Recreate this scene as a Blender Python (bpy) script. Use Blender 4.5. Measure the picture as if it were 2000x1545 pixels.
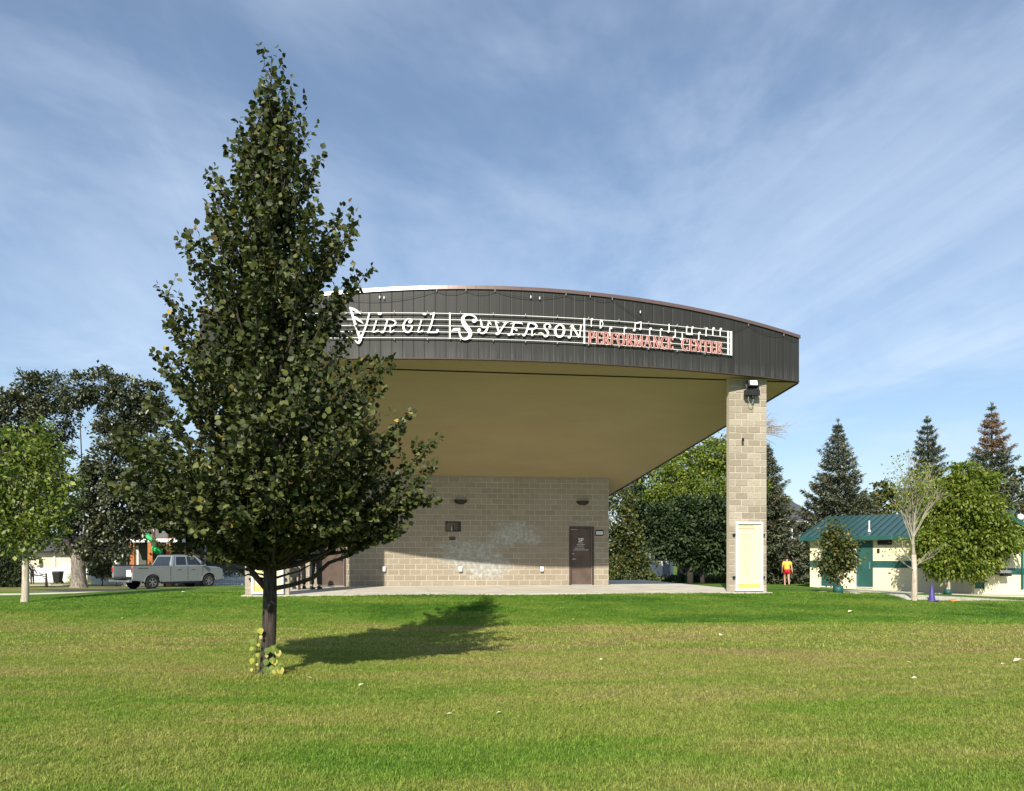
import bpy, bmesh, math, random
import numpy as np
from mathutils import Vector, Matrix
R = math.radians
for o in list(bpy.data.objects): bpy.data.objects.remove(o)
S = bpy.context.scene
COL = S.collection
random.seed(7)

# ------------------------------------------------------------------ camera, sky, sun, exposure
F = 1500.0; CX = 1000.0; HY = 1088.0; EYE = 1.65
cd = bpy.data.cameras.new('camera'); cam = bpy.data.objects.new('camera', cd); COL.objects.link(cam)
cam.location = (0, 0, EYE); cam.rotation_euler = (R(90), 0, 0)
cd.sensor_width = 36; cd.lens = 36 * F / 2000; cd.shift_y = (HY - 772.5) / 2000
cd.clip_start = 0.1; cd.clip_end = 5000
S.camera = cam
SUN_EL, SUN_AZ = 36.0, 14.0          # elevation; direction the light travels, right of straight ahead
sd = bpy.data.lights.new('sun', 'SUN'); sun = bpy.data.objects.new('sun', sd); COL.objects.link(sun)
sd.energy = 5.0; sd.angle = R(0.55); sd.color = (1.0, 0.93, 0.82)
dv = Vector((math.sin(R(SUN_AZ)) * math.cos(R(SUN_EL)), math.cos(R(SUN_AZ)) * math.cos(R(SUN_EL)), -math.sin(R(SUN_EL))))
sun.rotation_euler = dv.to_track_quat('-Z', 'Y').to_euler(); sun.location = (-8, -20, 30)
W = bpy.data.worlds.new('World'); S.world = W; W.use_nodes = True
nt = W.node_tree; nt.nodes.clear(); NN = nt.nodes.new; LK = nt.links.new
sky = NN('ShaderNodeTexSky'); sky.sky_type = 'NISHITA'; sky.sun_disc = False
sky.sun_elevation = R(SUN_EL); sky.sun_rotation = R(180 + SUN_AZ)
sky.air_density = 1.25; sky.dust_density = 0.1; sky.ozone_density = 4.5; sky.altitude = 600
tc = NN('ShaderNodeTexCoord'); sp = NN('ShaderNodeSeparateXYZ'); LK(tc.outputs['Generated'], sp.inputs[0])
def wm(op, a, b=None, c=None):
    m = NN('ShaderNodeMath'); m.operation = op
    for i, v in enumerate((a, b, c)):
        if v is None: continue
        if isinstance(v, (int, float)): m.inputs[i].default_value = v
        else: LK(v, m.inputs[i])
    return m.outputs[0]
zz = wm('MAXIMUM', wm('ADD', sp.outputs['Z'], 0.06), 0.03)
px_ = wm('DIVIDE', sp.outputs['X'], zz); py_ = wm('DIVIDE', sp.outputs['Y'], zz)
def cirrus(ang, along, across, scale, detail, dist, lo, hi, offs):
    cb = NN('ShaderNodeCombineXYZ'); LK(px_, cb.inputs[0]); LK(py_, cb.inputs[1]); cb.inputs[2].default_value = offs
    mp = NN('ShaderNodeMapping'); mp.inputs['Rotation'].default_value = (0, 0, R(ang)); LK(cb.outputs[0], mp.inputs['Vector'])
    mp2 = NN('ShaderNodeMapping'); mp2.inputs['Scale'].default_value = (across, along, 1); LK(mp.outputs[0], mp2.inputs['Vector'])
    n = NN('ShaderNodeTexNoise'); n.inputs['Scale'].default_value = scale; n.inputs['Detail'].default_value = detail
    n.inputs['Roughness'].default_value = 0.62; n.inputs['Distortion'].default_value = dist; LK(mp2.outputs[0], n.inputs['Vector'])
    r = NN('ShaderNodeMapRange'); r.inputs['From Min'].default_value = lo; r.inputs['From Max'].default_value = hi
    r.interpolation_type = 'SMOOTHSTEP'; LK(n.outputs['Fac'], r.inputs['Value']); return r.outputs[0]
c1 = cirrus(-13, 0.38, 0.9, 0.8, 7, 0.6, 0.34, 0.80, 3.1)
c2 = cirrus(-11, 0.10, 1.5, 1.2, 9, 0.25, 0.50, 0.80, 4.4)
c3 = cirrus(0, 0.6, 0.8, 0.75, 6, 0.6, 0.36, 0.64, 1.7)
cc = wm('ADD', wm('MULTIPLY', wm('MULTIPLY', c1, 0.30), wm('ADD', c3, 0.35)), wm('ADD', wm('MULTIPLY', c2, 0.28), wm('MULTIPLY', c3, 0.26)))
hz = wm('POWER', wm('SUBTRACT', 1.0, wm('MINIMUM', wm('MAXIMUM', sp.outputs['Z'], 0.0), 1.0)), 7.0)
cc = wm('ADD', cc, wm('MULTIPLY', hz, 0.30)); cc = wm('MINIMUM', wm('ADD', cc, 0.15), 0.80)
mx = NN('ShaderNodeMixRGB'); LK(cc, mx.inputs[0]); LK(sky.outputs[0], mx.inputs[1]); mx.inputs[2].default_value = (6.4, 7.5, 9.1, 1)
hs_ = NN('ShaderNodeHueSaturation'); hs_.inputs['Saturation'].default_value = 1.06; hs_.inputs['Value'].default_value = 1.12; LK(mx.outputs[0], hs_.inputs['Color']); bg = NN('ShaderNodeBackground'); LK(hs_.outputs[0], bg.inputs[0]); bg.inputs[1].default_value = 0.080
wo = NN('ShaderNodeOutputWorld'); LK(bg.outputs[0], wo.inputs[0])
vs = S.view_settings; vs.view_transform = 'Standard'; vs.look = 'None'; vs.gamma = 1; vs.use_curve_mapping = False; vs.exposure = 0.45
S.render.engine = 'CYCLES'

# ------------------------------------------------------------------ helpers: places
TH = R(7.55); CT, ST = math.cos(TH), math.sin(TH); MX, MY = 0.12, 22.51      # the stage's own frame: u along its front, w to its back
def UW(u, w, z=0.0): return Vector((MX + u * CT - w * ST, MY + u * ST + w * CT, z))
def toUW(x, y): dx, dy = x - MX, y - MY; return dx * CT + dy * ST, -dx * ST + dy * CT
SLAB = 0.58; WALL = 6.34; FB = 7.14
def ray(px, py): return Vector(((px - CX) / F, 1.0, (HY - py) / F))
def at(px, py, Y): return Vector((0, 0, EYE)) + ray(px, py) * Y
def sst(t): t = np.clip(t, 0, 1); return t * t * (3 - 2 * t)
def ground(x, y):
    dx, dy = x - MX, y - MY; u = dx * CT + dy * ST; w = -dx * ST + dy * CT
    h = 0.555 * (1 - sst((-0.15 - w) / 3.7)) * (1 - sst((np.abs(u) - 9.0) / 13.0)) * (1 - sst((w - 8.0) / 12.0))
    t = sst((y - 31.0) / 42.0); s = sst((x + 7) / 14.0)
    far = t * (-0.85 * (1 - s) + 0.12 * s)
    return h + far + 0.012 * np.sin(x * 0.9 + 1) * np.cos(y * 0.7)
def G(x, y): return float(ground(np.float64(x), np.float64(y)))
def spot(px, py):
    r = ray(px, py); Y = 3.0
    while Y < 400:
        p = Vector((0, 0, EYE)) + r * Y
        if p.z <= G(p.x, p.y): return Vector((p.x, p.y, G(p.x, p.y)))
        Y += 0.03
    return p
def wall_u(px, w=WALL):
    k = (px - CX) / F     # X = k Y on the plane w = const
    # x = MX+u CT - w ST ; y = MY+u ST+w CT
    return (k * (MY + w * CT) - MX + w * ST) / (CT - k * ST)
def wall_uz(px, py, w=WALL):
    u = wall_u(px, w); Y = UW(u, w).y; return u, EYE + (HY - py) / F * Y

# ------------------------------------------------------------------ helpers: objects
def tag(o, label=None, cat=None, group=None, kind=None):
    if label: o['label'] = label
    if cat: o['category'] = cat
    if group: o['group'] = group
    if kind: o['kind'] = kind
    return o
def empty(name, loc=(0, 0, 0), rz=0.0, label=None, cat=None, group=None):
    o = bpy.data.objects.new(name, None); COL.objects.link(o); o.location = loc; o.rotation_euler = (0, 0, rz); o.empty_display_size = 0.2
    return tag(o, label, cat, group)
def link(name, me, parent=None, loc=None, rot=None):
    o = bpy.data.objects.new(name, me); COL.objects.link(o)
    if parent: o.parent = parent
    if loc is not None: o.location = loc
    if rot is not None: o.rotation_euler = rot
    return o
class MB:
    def __init__(s): s.v = []; s.f = []; s.mi = []; s.cur = 0
    def add(s, vs, fs):
        b = len(s.v); s.v += [tuple(p) for p in vs]; s.f += [tuple(i + b for i in f) for f in fs]; s.mi += [s.cur] * len(fs); return s
    def box(s, a, b, M=None):
        (x0, y0, z0), (x1, y1, z1) = a, b
        vs = [(x0, y0, z0), (x1, y0, z0), (x1, y1, z0), (x0, y1, z0), (x0, y0, z1), (x1, y0, z1), (x1, y1, z1), (x0, y1, z1)]
        if M is not None: vs = [M @ Vector(p) for p in vs]
        return s.add(vs, [(0, 3, 2, 1), (4, 5, 6, 7), (0, 1, 5, 4), (1, 2, 6, 5), (2, 3, 7, 6), (3, 0, 4, 7)])
    def hexa(s, p):   # 8 points, bottom four then top four
        return s.add(p, [(0, 3, 2, 1), (4, 5, 6, 7), (0, 1, 5, 4), (1, 2, 6, 5), (2, 3, 7, 6), (3, 0, 4, 7)])
    def prism(s, poly, d, M=None):   # polygon (x,z) extruded along y from d0 to d1
        n = len(poly); vs = [(x, d[0], z) for x, z in poly] + [(x, d[1], z) for x, z in poly]
        if M is not None: vs = [M @ Vector(p) for p in vs]
        return s.add(vs, [tuple(range(n)), tuple(range(2 * n - 1, n - 1, -1))] + [(i, i + n, (i + 1) % n + n, (i + 1) % n) for i in range(n)])
    def tube(s, pts, rad, n=7, cap=True):
        pts = [Vector(p) for p in pts]; k = len(pts)
        if isinstance(rad, (int, float)): rad = [rad] * k
        vs = []; ref = None
        for i, p in enumerate(pts):
            t = (pts[min(i + 1, k - 1)] - pts[max(i - 1, 0)])
            t = t.normalized() if t.length > 1e-9 else Vector((0, 0, 1))
            if ref is None: ref = Vector((0, 0, 1)).cross(t) if abs(t.z) < 0.9 else Vector((1, 0, 0)).cross(t)
            a = (ref - t * ref.dot(t)); a = a.normalized() if a.length > 1e-6 else t.orthogonal().normalized(); ref = a; b = t.cross(a)
            for j in range(n):
                q = 2 * math.pi * j / n; vs.append(p + (a * math.cos(q) + b * math.sin(q)) * rad[i])
        fs = [(i * n + j, i * n + (j + 1) % n, (i + 1) * n + (j + 1) % n, (i + 1) * n + j) for i in range(k - 1) for j in range(n)]
        if cap: fs += [tuple(range(n - 1, -1, -1)), tuple(range((k - 1) * n, k * n))]
        return s.add(vs, fs)
    def lathe(s, prof, n=16, M=None, c=(0, 0, 0), cap=True):  # (r,z)
        vs = [(c[0] + r * math.cos(2 * math.pi * j / n), c[1] + r * math.sin(2 * math.pi * j / n), c[2] + z) for r, z in prof for j in range(n)]
        if M is not None: vs = [M @ Vector(p) for p in vs]
        k = len(prof); fs = [(i * n + j, i * n + (j + 1) % n, (i + 1) * n + (j + 1) % n, (i + 1) * n + j) for i in range(k - 1) for j in range(n)]
        if cap: fs += [tuple(range(n - 1, -1, -1)), tuple(range((k - 1) * n, k * n))]
        return s.add(vs, fs)
    def mesh(s, name, mats, smooth=False):
        me = bpy.data.meshes.new(name); me.from_pydata(s.v, [], s.f)
        for m in (mats if isinstance(mats, (list, tuple)) else [mats]): me.materials.append(m)
        if any(s.mi): me.polygons.foreach_set('material_index', s.mi)
        if smooth: me.polygons.foreach_set('use_smooth', [True] * len(me.polygons))
        me.update(); return me
    def build(s, name, mats, parent=None, loc=None, rot=None, smooth=False, bevel=0):
        o = link(name, s.mesh(name, mats, smooth), parent, loc, rot)
        if bevel:
            b = o.modifiers.new('b', 'BEVEL'); b.width = bevel; b.segments = 2; b.limit_method = 'ANGLE'
        return o

# ------------------------------------------------------------------ materials
class NT:
    def __init__(s, name):
        s.m = bpy.data.materials.new(name); s.m.use_nodes = True; s.t = s.m.node_tree; s.t.nodes.clear()
        s.out = s.t.nodes.new('ShaderNodeOutputMaterial')
    def n(s, kind, **kw):
        x = s.t.nodes.new(kind)
        for k, v in kw.items():
            k = k.replace('_', ' ')
            x.inputs[k].default_value = v
        return x
    def l(s, a, b): s.t.links.new(a, b)
    def math(s, op, a, b=None, c=None, clamp=False):
        m = s.t.nodes.new('ShaderNodeMath'); m.operation = op; m.use_clamp = clamp
        for i, v in enumerate((a, b, c)):
            if v is None: continue
            if isinstance(v, (int, float)): m.inputs[i].default_value = v
            else: s.l(v, m.inputs[i])
        return m.outputs[0]
    def noise(s, vec, scale, detail=4, rough=0.55, dist=0.0):
        x = s.n('ShaderNodeTexNoise', Scale=scale, Detail=detail, Roughness=rough, Distortion=dist)
        if vec is not None: s.l(vec, x.inputs['Vector'])
        return x.outputs['Fac']
    def mapping(s, vec, scale=(1, 1, 1), rot=(0, 0, 0), loc=(0, 0, 0)):
        x = s.t.nodes.new('ShaderNodeMapping'); x.inputs['Scale'].default_value = scale; x.inputs['Rotation'].default_value = rot; x.inputs['Location'].default_value = loc
        s.l(vec, x.inputs['Vector']); return x.outputs[0]
    def ramp(s, fac, stops, interp='LINEAR'):
        x = s.t.nodes.new('ShaderNodeValToRGB'); x.color_ramp.interpolation = interp; e = x.color_ramp.elements
        while len(e) < len(stops): e.new(0.5)
        for i, (p, c) in enumerate(stops): e[i].position = p; e[i].color = (*c, 1) if len(c) == 3 else c
        s.l(fac, x.inputs[0]); return x.outputs[0]
    def rng(s, v, a, b, c=0.0, d=1.0):
        x = s.t.nodes.new('ShaderNodeMapRange'); x.interpolation_type = 'SMOOTHSTEP'
        for i, q in zip((1, 2, 3, 4), (a, b, c, d)): x.inputs[i].default_value = q
        s.l(v, x.inputs[0]); return x.outputs[0]
    def mix(s, fac, a, b, mode='MIX'):
        x = s.t.nodes.new('ShaderNodeMixRGB'); x.blend_type = mode
        for i, v in enumerate((fac, a, b)):
            if isinstance(v, (int, float)): x.inputs[i].default_value = v
            elif isinstance(v, tuple): x.inputs[i].default_value = (*v, 1) if len(v) == 3 else v
            else: s.l(v, x.inputs[i])
        return x.outputs[0]
    def pos(s): return s.t.nodes.new('ShaderNodeNewGeometry').outputs['Position']
    def bsdf(s, color, rough=0.7, metal=0.0, spec=0.35, bump=None, bs=0.3, bd=0.01, coat=0.0):
        p = s.t.nodes.new('ShaderNodeBsdfPrincipled')
        if isinstance(color, tuple): p.inputs['Base Color'].default_value = (*color[:3], 1)
        else: s.l(color, p.inputs['Base Color'])
        if isinstance(rough, (int, float)): p.inputs['Roughness'].default_value = rough
        else: s.l(rough, p.inputs['Roughness'])
        p.inputs['Metallic'].default_value = metal; p.inputs['Specular IOR Level'].default_value = spec; p.inputs['Coat Weight'].default_value = coat
        if bump is not None:
            b = s.t.nodes.new('ShaderNodeBump'); b.inputs['Strength'].default_value = bs; b.inputs['Distance'].default_value = bd
            s.l(bump, b.inputs['Height']); s.l(b.outputs[0], p.inputs['Normal'])
        s.p = p; return p
    def done(s, sh=None): s.l((sh or s.p).outputs[0], s.out.inputs[0]); return s.m
def simple(name, col, rough=0.6, metal=0.0, var=0.12, scale=6.0, bs=0.15, spec=0.35, coat=0.0, emit=None):
    t = NT(name); p = t.pos(); n = t.noise(p, scale, 5); n2 = t.noise(p, scale * 9, 3)
    c = t.mix(t.rng(n, 0.3, 0.7), tuple(x * (1 - var) for x in col), tuple(min(1, x * (1 + var)) for x in col))
    t.bsdf(c, rough, metal, spec, n2, bs, 0.004, coat)
    if emit: t.p.inputs['Emission Color'].default_value = (*emit[0], 1); t.p.inputs['Emission Strength'].default_value = emit[1]
    return t.done()

def grass_color(t, p):
    """patches of green, yellowed and tan turf by place on the lawn"""
    q = t.mapping(p, (0.13, 0.55, 0.0)); a = t.noise(q, 1.6, 6, 0.65, 0.5)
    b = t.noise(t.mapping(p, (0.5, 1.1, 0.0), loc=(7, 3, 0)), 1.2, 6, 0.72)
    c = t.noise(t.mapping(p, (0.7, 1.6, 0)), 5.0, 5, 0.7)
    sp = t.t.nodes.new('ShaderNodeSeparateXYZ'); t.l(p, sp.inputs[0])
    # dry belt across the lawn in front of the rise, and worn spots nearer
    dry = t.math('MULTIPLY', t.rng(sp.outputs['Y'], 7.5, 12.5), t.rng(sp.outputs['Y'], 20.0, 17.5))
    dryx = t.rng(sp.outputs['X'], -4.5, 1.0, 0.45, 1.0)
    v = t.math('ADD', t.math('MULTIPLY', a, 0.75), t.math('ADD', t.math('MULTIPLY', b, 0.45), t.math('MULTIPLY', c, 0.26)))
    v = t.math('ADD', v, t.math('MULTIPLY', t.math('MULTIPLY', dry, dryx), 0.11))
    v = t.math('SUBTRACT', v, t.rng(sp.outputs['Y'], 18.0, 20.0, -0.075, 0.075))
    far = t.math('MULTIPLY', t.rng(sp.outputs['Y'], 36.0, 40.0), t.rng(sp.outputs['X'], -4.0, -8.0))
    v = t.math('ADD', v, t.math('MULTIPLY', far, 0.3))
    return t.ramp(v, [(0.52, (0.070, 0.165, 0.015)), (0.63, (0.125, 0.250, 0.025)), (0.73, (0.195, 0.300, 0.040)), (0.84, (0.275, 0.325, 0.066)), (0.95, (0.35, 0.345, 0.10)), (1.0, (0.35, 0.29, 0.12))])
t = NT('lawn'); p = t.pos(); c = grass_color(t, p)
fine = t.noise(t.mapping(p, (1, 1, 1)), 60, 4, 0.7); mid = t.noise(t.mapping(p, (0.6, 1.6, 1)), 14, 4, 0.6)
c = t.mix(t.rng(fine, 0.3, 0.72), t.mix(1.0, c, (0.42, 0.42, 0.40), 'MULTIPLY'), c); c = t.mix(t.rng(mid, 0.25, 0.6, 0.35, 0), c, (0.05, 0.085, 0.015))
t.bsdf(c, 0.85, spec=0.12, bump=fine, bs=1.0, bd=0.03); M_LAWN = t.done()
t = NT('grass_blade'); p = t.pos(); c = grass_color(t, p)
oi = t.t.nodes.new('ShaderNodeObjectInfo'); ri = t.t.nodes.new('ShaderNodeNewGeometry')
rv = t.math('FRACT', t.math('ADD', oi.outputs['Random'], ri.outputs['Random Per Island']))
c = t.mix(1.0, c, t.ramp(rv, [(0, (0.50, 0.54, 0.42)), (0.5, (1.0, 1.02, 0.9)), (0.85, (1.35, 1.28, 1.25)), (1, (1.8, 1.6, 2.0))]), 'MULTIPLY')
t.bsdf(c, 0.6, spec=0.25); tr = t.t.nodes.new('ShaderNodeBsdfTranslucent'); t.l(c, tr.inputs[0])
ms = t.t.nodes.new('ShaderNodeMixShader'); ms.inputs[0].default_value = 0.3; t.l(t.p.outputs[0], ms.inputs[1]); t.l(tr.outputs[0], ms.inputs[2]); M_BLADE = t.done(ms)

def leaf_mat(name, stops, rough=0.45, trans=0.25, spec=0.4, under=1.25):
    t = NT(name); at_ = t.t.nodes.new('ShaderNodeAttribute'); at_.attribute_name = 'tint'; c = t.ramp(at_.outputs['Fac'], stops)
    g = t.t.nodes.new('ShaderNodeNewGeometry'); c = t.mix(g.outputs['Backfacing'], c, t.mix(1.0, c, (under, under, under * 1.1), 'MULTIPLY'))
    t.bsdf(c, rough, spec=spec); tr = t.t.nodes.new('ShaderNodeBsdfTranslucent'); t.l(t.mix(1.0, c, (1.2, 1.3, 0.6), 'MULTIPLY'), tr.inputs[0])
    ms = t.t.nodes.new('ShaderNodeMixShader'); ms.inputs[0].default_value = trans; t.l(t.p.outputs[0], ms.inputs[1]); t.l(tr.outputs[0], ms.inputs[2]); return t.done(ms)
M_PEAR = leaf_mat('pear_leaf', [(0, (0.016, 0.024, 0.007)), (0.38, (0.038, 0.051, 0.013)), (0.70, (0.080, 0.096, 0.025)), (0.93, (0.155, 0.165, 0.048)), (0.965, (0.12, 0.075, 0.03)), (1, (0.48, 0.36, 0.05))], 0.5, 0.16, 0.28, 1.05)
M_SPROUT = leaf_mat('sprout_leaf', [(0, (0.10, 0.17, 0.025)), (0.5, (0.20, 0.25, 0.035)), (0.8, (0.45, 0.42, 0.05)), (1, (0.55, 0.50, 0.18))], 0.5, 0.3, 0.3)
M_BIG = leaf_mat('maple_leaf', [(0, (0.018, 0.024, 0.011)), (0.5, (0.045, 0.056, 0.024)), (0.82, (0.11, 0.12, 0.055)), (1, (0.24, 0.25, 0.14))], 0.38, 0.12, 0.5)
M_BRIGHT = leaf_mat('bright_leaf', [(0, (0.045, 0.070, 0.012)), (0.5, (0.11, 0.155, 0.022)), (0.85, (0.21, 0.25, 0.045)), (1, (0.36, 0.38, 0.12))], 0.45, 0.28, 0.4)
M_ASH = leaf_mat('ash_leaf', [(0, (0.055, 0.085, 0.012)), (0.5, (0.145, 0.195, 0.026)), (0.85, (0.25, 0.29, 0.042)), (1, (0.38, 0.37, 0.08))], 0.45, 0.36, 0.35)
M_SHRUB = leaf_mat('shrub_leaf', [(0, (0.03, 0.045, 0.012)), (0.5, (0.07, 0.09, 0.022)), (0.85, (0.13, 0.13, 0.04)), (1, (0.28, 0.18, 0.04))], 0.5, 0.2, 0.3)
M_SPRUCE = leaf_mat('spruce_needles', [(0, (0.060, 0.072, 0.040)), (0.5, (0.115, 0.130, 0.074)), (0.85, (0.175, 0.185, 0.110)), (0.93, (0.23, 0.21, 0.13)), (1, (0.27, 0.135, 0.06))], 0.6, 0.05, 0.25)
M_YEW = leaf_mat('dark_needles', [(0, (0.014, 0.026, 0.010)), (0.6, (0.03, 0.05, 0.018)), (1, (0.08, 0.11, 0.03))], 0.6, 0.05, 0.25)

def bark(name, a, b, sc=14):
    t = NT(name); tcn = t.t.nodes.new('ShaderNodeTexCoord').outputs['Object']; q = t.mapping(tcn, (1, 1, 0.12)); n = t.noise(q, sc * 2.2, 6, 0.7, 0.3); n2 = t.noise(tcn, 5, 4)
    c = t.mix(t.rng(n, 0.32, 0.68), a, b); c = t.mix(t.rng(n2, 0.5, 0.75, 0, 0.5), c, tuple(min(1, x * 1.5) for x in b))
    t.bsdf(c, 0.9, spec=0.15, bump=n, bs=0.9, bd=0.02); return t.done()
M_BARK = bark('dark_bark', (0.028, 0.022, 0.018), (0.085, 0.07, 0.058))
M_BARKP = bark('pale_bark', (0.33, 0.27, 0.20), (0.58, 0.50, 0.40), 8)
M_TWIG = bark('twig_bark', (0.20, 0.18, 0.125), (0.36, 0.33, 0.25), 6)
M_BARKG = bark('grey_bark', (0.10, 0.08, 0.062), (0.34, 0.295, 0.245), 7)

# split-face concrete block: tone per block, pale wash-off stain low on the back wall
def block_mat(name, stain, k=1.0):
    t = NT(name); p = t.pos(); g = t.t.nodes.new('ShaderNodeNewGeometry'); oi = t.t.nodes.new('ShaderNodeObjectInfo')
    rv = t.math('FRACT', t.math('ADD', t.math('MULTIPLY', oi.outputs['Random'], 3.7), g.outputs['Random Per Island']))
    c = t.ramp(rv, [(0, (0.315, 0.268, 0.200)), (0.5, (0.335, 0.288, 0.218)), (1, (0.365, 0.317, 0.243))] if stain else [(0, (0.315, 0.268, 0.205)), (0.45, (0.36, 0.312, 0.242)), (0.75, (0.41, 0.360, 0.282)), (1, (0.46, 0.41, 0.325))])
    n = t.noise(p, 30, 6, 0.65); n2 = t.noise(p, 3.0, 4); c = t.mix(t.rng(n, 0.25, 0.75), t.mix(1.0, c, (0.82, 0.81, 0.80), 'MULTIPLY'), c)
    c = t.mix(t.rng(n2, 0.45, 0.8, 0, 0.25), c, (0.25, 0.21, 0.16))
    if stain:
        c = stain_mix(t, p, c)
    t.bsdf(c, 0.93, spec=0.12, bump=n, bs=0.75, bd=0.012); return t.done()
def stain_mix(t, p, c):
    q = t.mapping(p, (1, 1, 1), loc=(-MX, -MY, 0)); sp = t.t.nodes.new('ShaderNodeSeparateXYZ'); t.l(q, sp.inputs[0])
    u = t.math('ADD', t.math('MULTIPLY', sp.outputs['X'], CT), t.math('MULTIPLY', sp.outputs['Y'], ST)); z = sp.outputs['Z']
    def blob(cu, cz, ru, rz):
        a = t.math('DIVIDE', t.math('SUBTRACT', u, cu), ru); b = t.math('DIVIDE', t.math('SUBTRACT', z, cz), rz)
        return t.math('SUBTRACT', 1.0, t.math('SQRT', t.math('ADD', t.math('MULTIPLY', a, a), t.math('MULTIPLY', b, b))))
    b = t.math('MAXIMUM', blob(-0.9, 1.75, 1.55, 0.75), t.math('MAXIMUM', blob(0.9, 2.35, 1.35, 0.75), blob(-0.25, 1.25, 1.2, 0.55)))
    hole = blob(1.05, 1.85, 0.75, 0.5)
    b = t.math('SUBTRACT', b, t.math('MULTIPLY', t.math('MAXIMUM', hole, 0.0), 1.2))
    n = t.noise(t.mapping(p, (1, 1, 2.0)), 3.2, 7, 0.72, 0.5); v = t.math('ADD', b, t.math('MULTIPLY', t.math('SUBTRACT', n, 0.5), 2.2))
    f = t.rng(v, 0.10, 0.48, 0, 0.74); pale = t.mix(t.rng(t.noise(p, 9, 5), 0.35, 0.7), (0.30, 0.30, 0.27), (0.52, 0.52, 0.48))
    c = t.mix(f, c, pale)
    # brownish re-laid blocks round the door side
    d = t.rng(t.math('ADD', blob(2.3, 2.0, 1.6, 1.5), t.math('MULTIPLY', n, 0.3)), 0.2, 0.6, 0, 0.35)
    return t.mix(t.math('MULTIPLY', d, t.math('SUBTRACT', 1.0, f)), c, (0.30, 0.235, 0.17))
M_BLOCK = block_mat('wall_block', True); M_BLOCKP = block_mat('pillar_block', False)
def mortar_mat(name, stain):
    t = NT(name); p = t.pos(); n = t.noise(p, 25, 4); c = t.mix(t.rng(n, 0.3, 0.7), (0.49, 0.435, 0.335), (0.58, 0.52, 0.41))
    if stain: c = stain_mix(t, p, c)
    t.bsdf(c, 0.95, spec=0.1, bump=n, bs=0.3, bd=0.004); return t.done()
M_MORTAR = mortar_mat('mortar', True); M_MORTARP = mortar_mat('pillar_mortar', False)
# dark fascia sheet metal: vertical streaks, dust low down
t = NT('fascia_metal'); p = t.pos(); oi = t.t.nodes.new('ShaderNodeObjectInfo'); st = t.noise(t.mapping(p, (9, 9, 0.25)), 1.6, 5, 0.6); n = t.noise(p, 1.2, 4)
c = t.mix(t.rng(st, 0.3, 0.75), (0.024, 0.0235, 0.020), (0.036, 0.0345, 0.030)); c = t.mix(t.math('MULTIPLY', oi.outputs['Random'], 0.35), c, (0.040, 0.0385, 0.034))
sp = t.t.nodes.new('ShaderNodeSeparateXYZ'); t.l(p, sp.inputs[0])
dust = t.math('MULTIPLY', t.rng(sp.outputs['Z'], FB + 0.45, FB), t.rng(st, 0.35, 0.75)); c = t.mix(t.math('MULTIPLY', dust, 0.55), c, (0.10, 0.10, 0.097))
t.bsdf(c, 0.5, metal=0.0, spec=0.3, bump=n, bs=0.12, bd=0.02); M_FASCIA = t.done()
t = NT('coping_metal'); p = t.pos(); n = t.noise(p, 4, 4); c = t.mix(n, (0.125, 0.080, 0.065), (0.16, 0.105, 0.088)); t.bsdf(c, 0.30, metal=0.25, spec=0.8, bump=n, bs=0.05, bd=0.02); M_COPING = t.done()
t = NT('coping_glint'); p = t.pos(); n = t.noise(t.mapping(p, (3, 3, 14)), 2, 5, 0.7); c = t.mix(t.rng(n, 0.5, 0.75), (0.86, 0.83, 0.77), (0.60, 0.50, 0.44)); t.bsdf(c, 0.35, metal=0.0, spec=0.6); M_COPING_GLINT = t.done()  # pale streaked colour stands in for the bright reflection on the left coping
t = NT('soffit_boards'); p = t.pos(); q = t.mapping(p, (1, 1, 1), rot=(0, 0, -TH), loc=(0, 0, 0)); wv = t.n('ShaderNodeTexWave', Scale=2.2); wv.bands_direction = 'Y'; t.l(q, wv.inputs['Vector'])
n = t.noise(t.mapping(q, (0.4, 1.2, 1)), 1.2, 4); c = t.mix(t.rng(n, 0.3, 0.7), (0.36, 0.285, 0.165), (0.385, 0.31, 0.18))
c = t.mix(t.rng(wv.outputs['Fac'], 0.0, 0.10, 0.07, 0.0), c, (0.17, 0.13, 0.08)); t.bsdf(c, 0.6, spec=0.3, bump=wv.outputs['Fac'], bs=0.15, bd=0.01); M_SOFFIT = t.done()
t = NT('concrete'); p = t.pos(); n = t.noise(p, 1.2, 6, 0.6); n2 = t.noise(p, 60, 4); c = t.mix(t.rng(n, 0.3, 0.7), (0.46, 0.42, 0.34), (0.58, 0.54, 0.45)); c = t.mix(t.rng(n2, 0.55, 0.8, 0, 0.3), c, (0.3, 0.27, 0.22))
t.bsdf(c, 0.9, spec=0.2, bump=n2, bs=0.25, bd=0.005); M_CONC = t.done()
t = NT('asphalt'); p = t.pos(); n = t.noise(p, 1.5, 5); n2 = t.noise(p, 80, 3); c = t.mix(n, (0.045, 0.045, 0.047), (0.075, 0.073, 0.07)); t.bsdf(c, 0.9, bump=n2, bs=0.4, bd=0.01); M_ASPH = t.done()
def siding(name, a, b, step=0.16):
    t = NT(name); p = t.pos(); sp = t.t.nodes.new('ShaderNodeSeparateXYZ'); t.l(p, sp.inputs[0]); fr = t.math('FRACT', t.math('DIVIDE', sp.outputs['Z'], step)); n = t.noise(p, 2, 4)
    c = t.mix(n, a, b); c = t.mix(t.rng(fr, 0.0, 0.14, 0.7, 0.0), c, tuple(x * 0.35 for x in a)); t.bsdf(c, 0.7, spec=0.3, bump=fr, bs=0.5, bd=0.02); return t.done()
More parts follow.
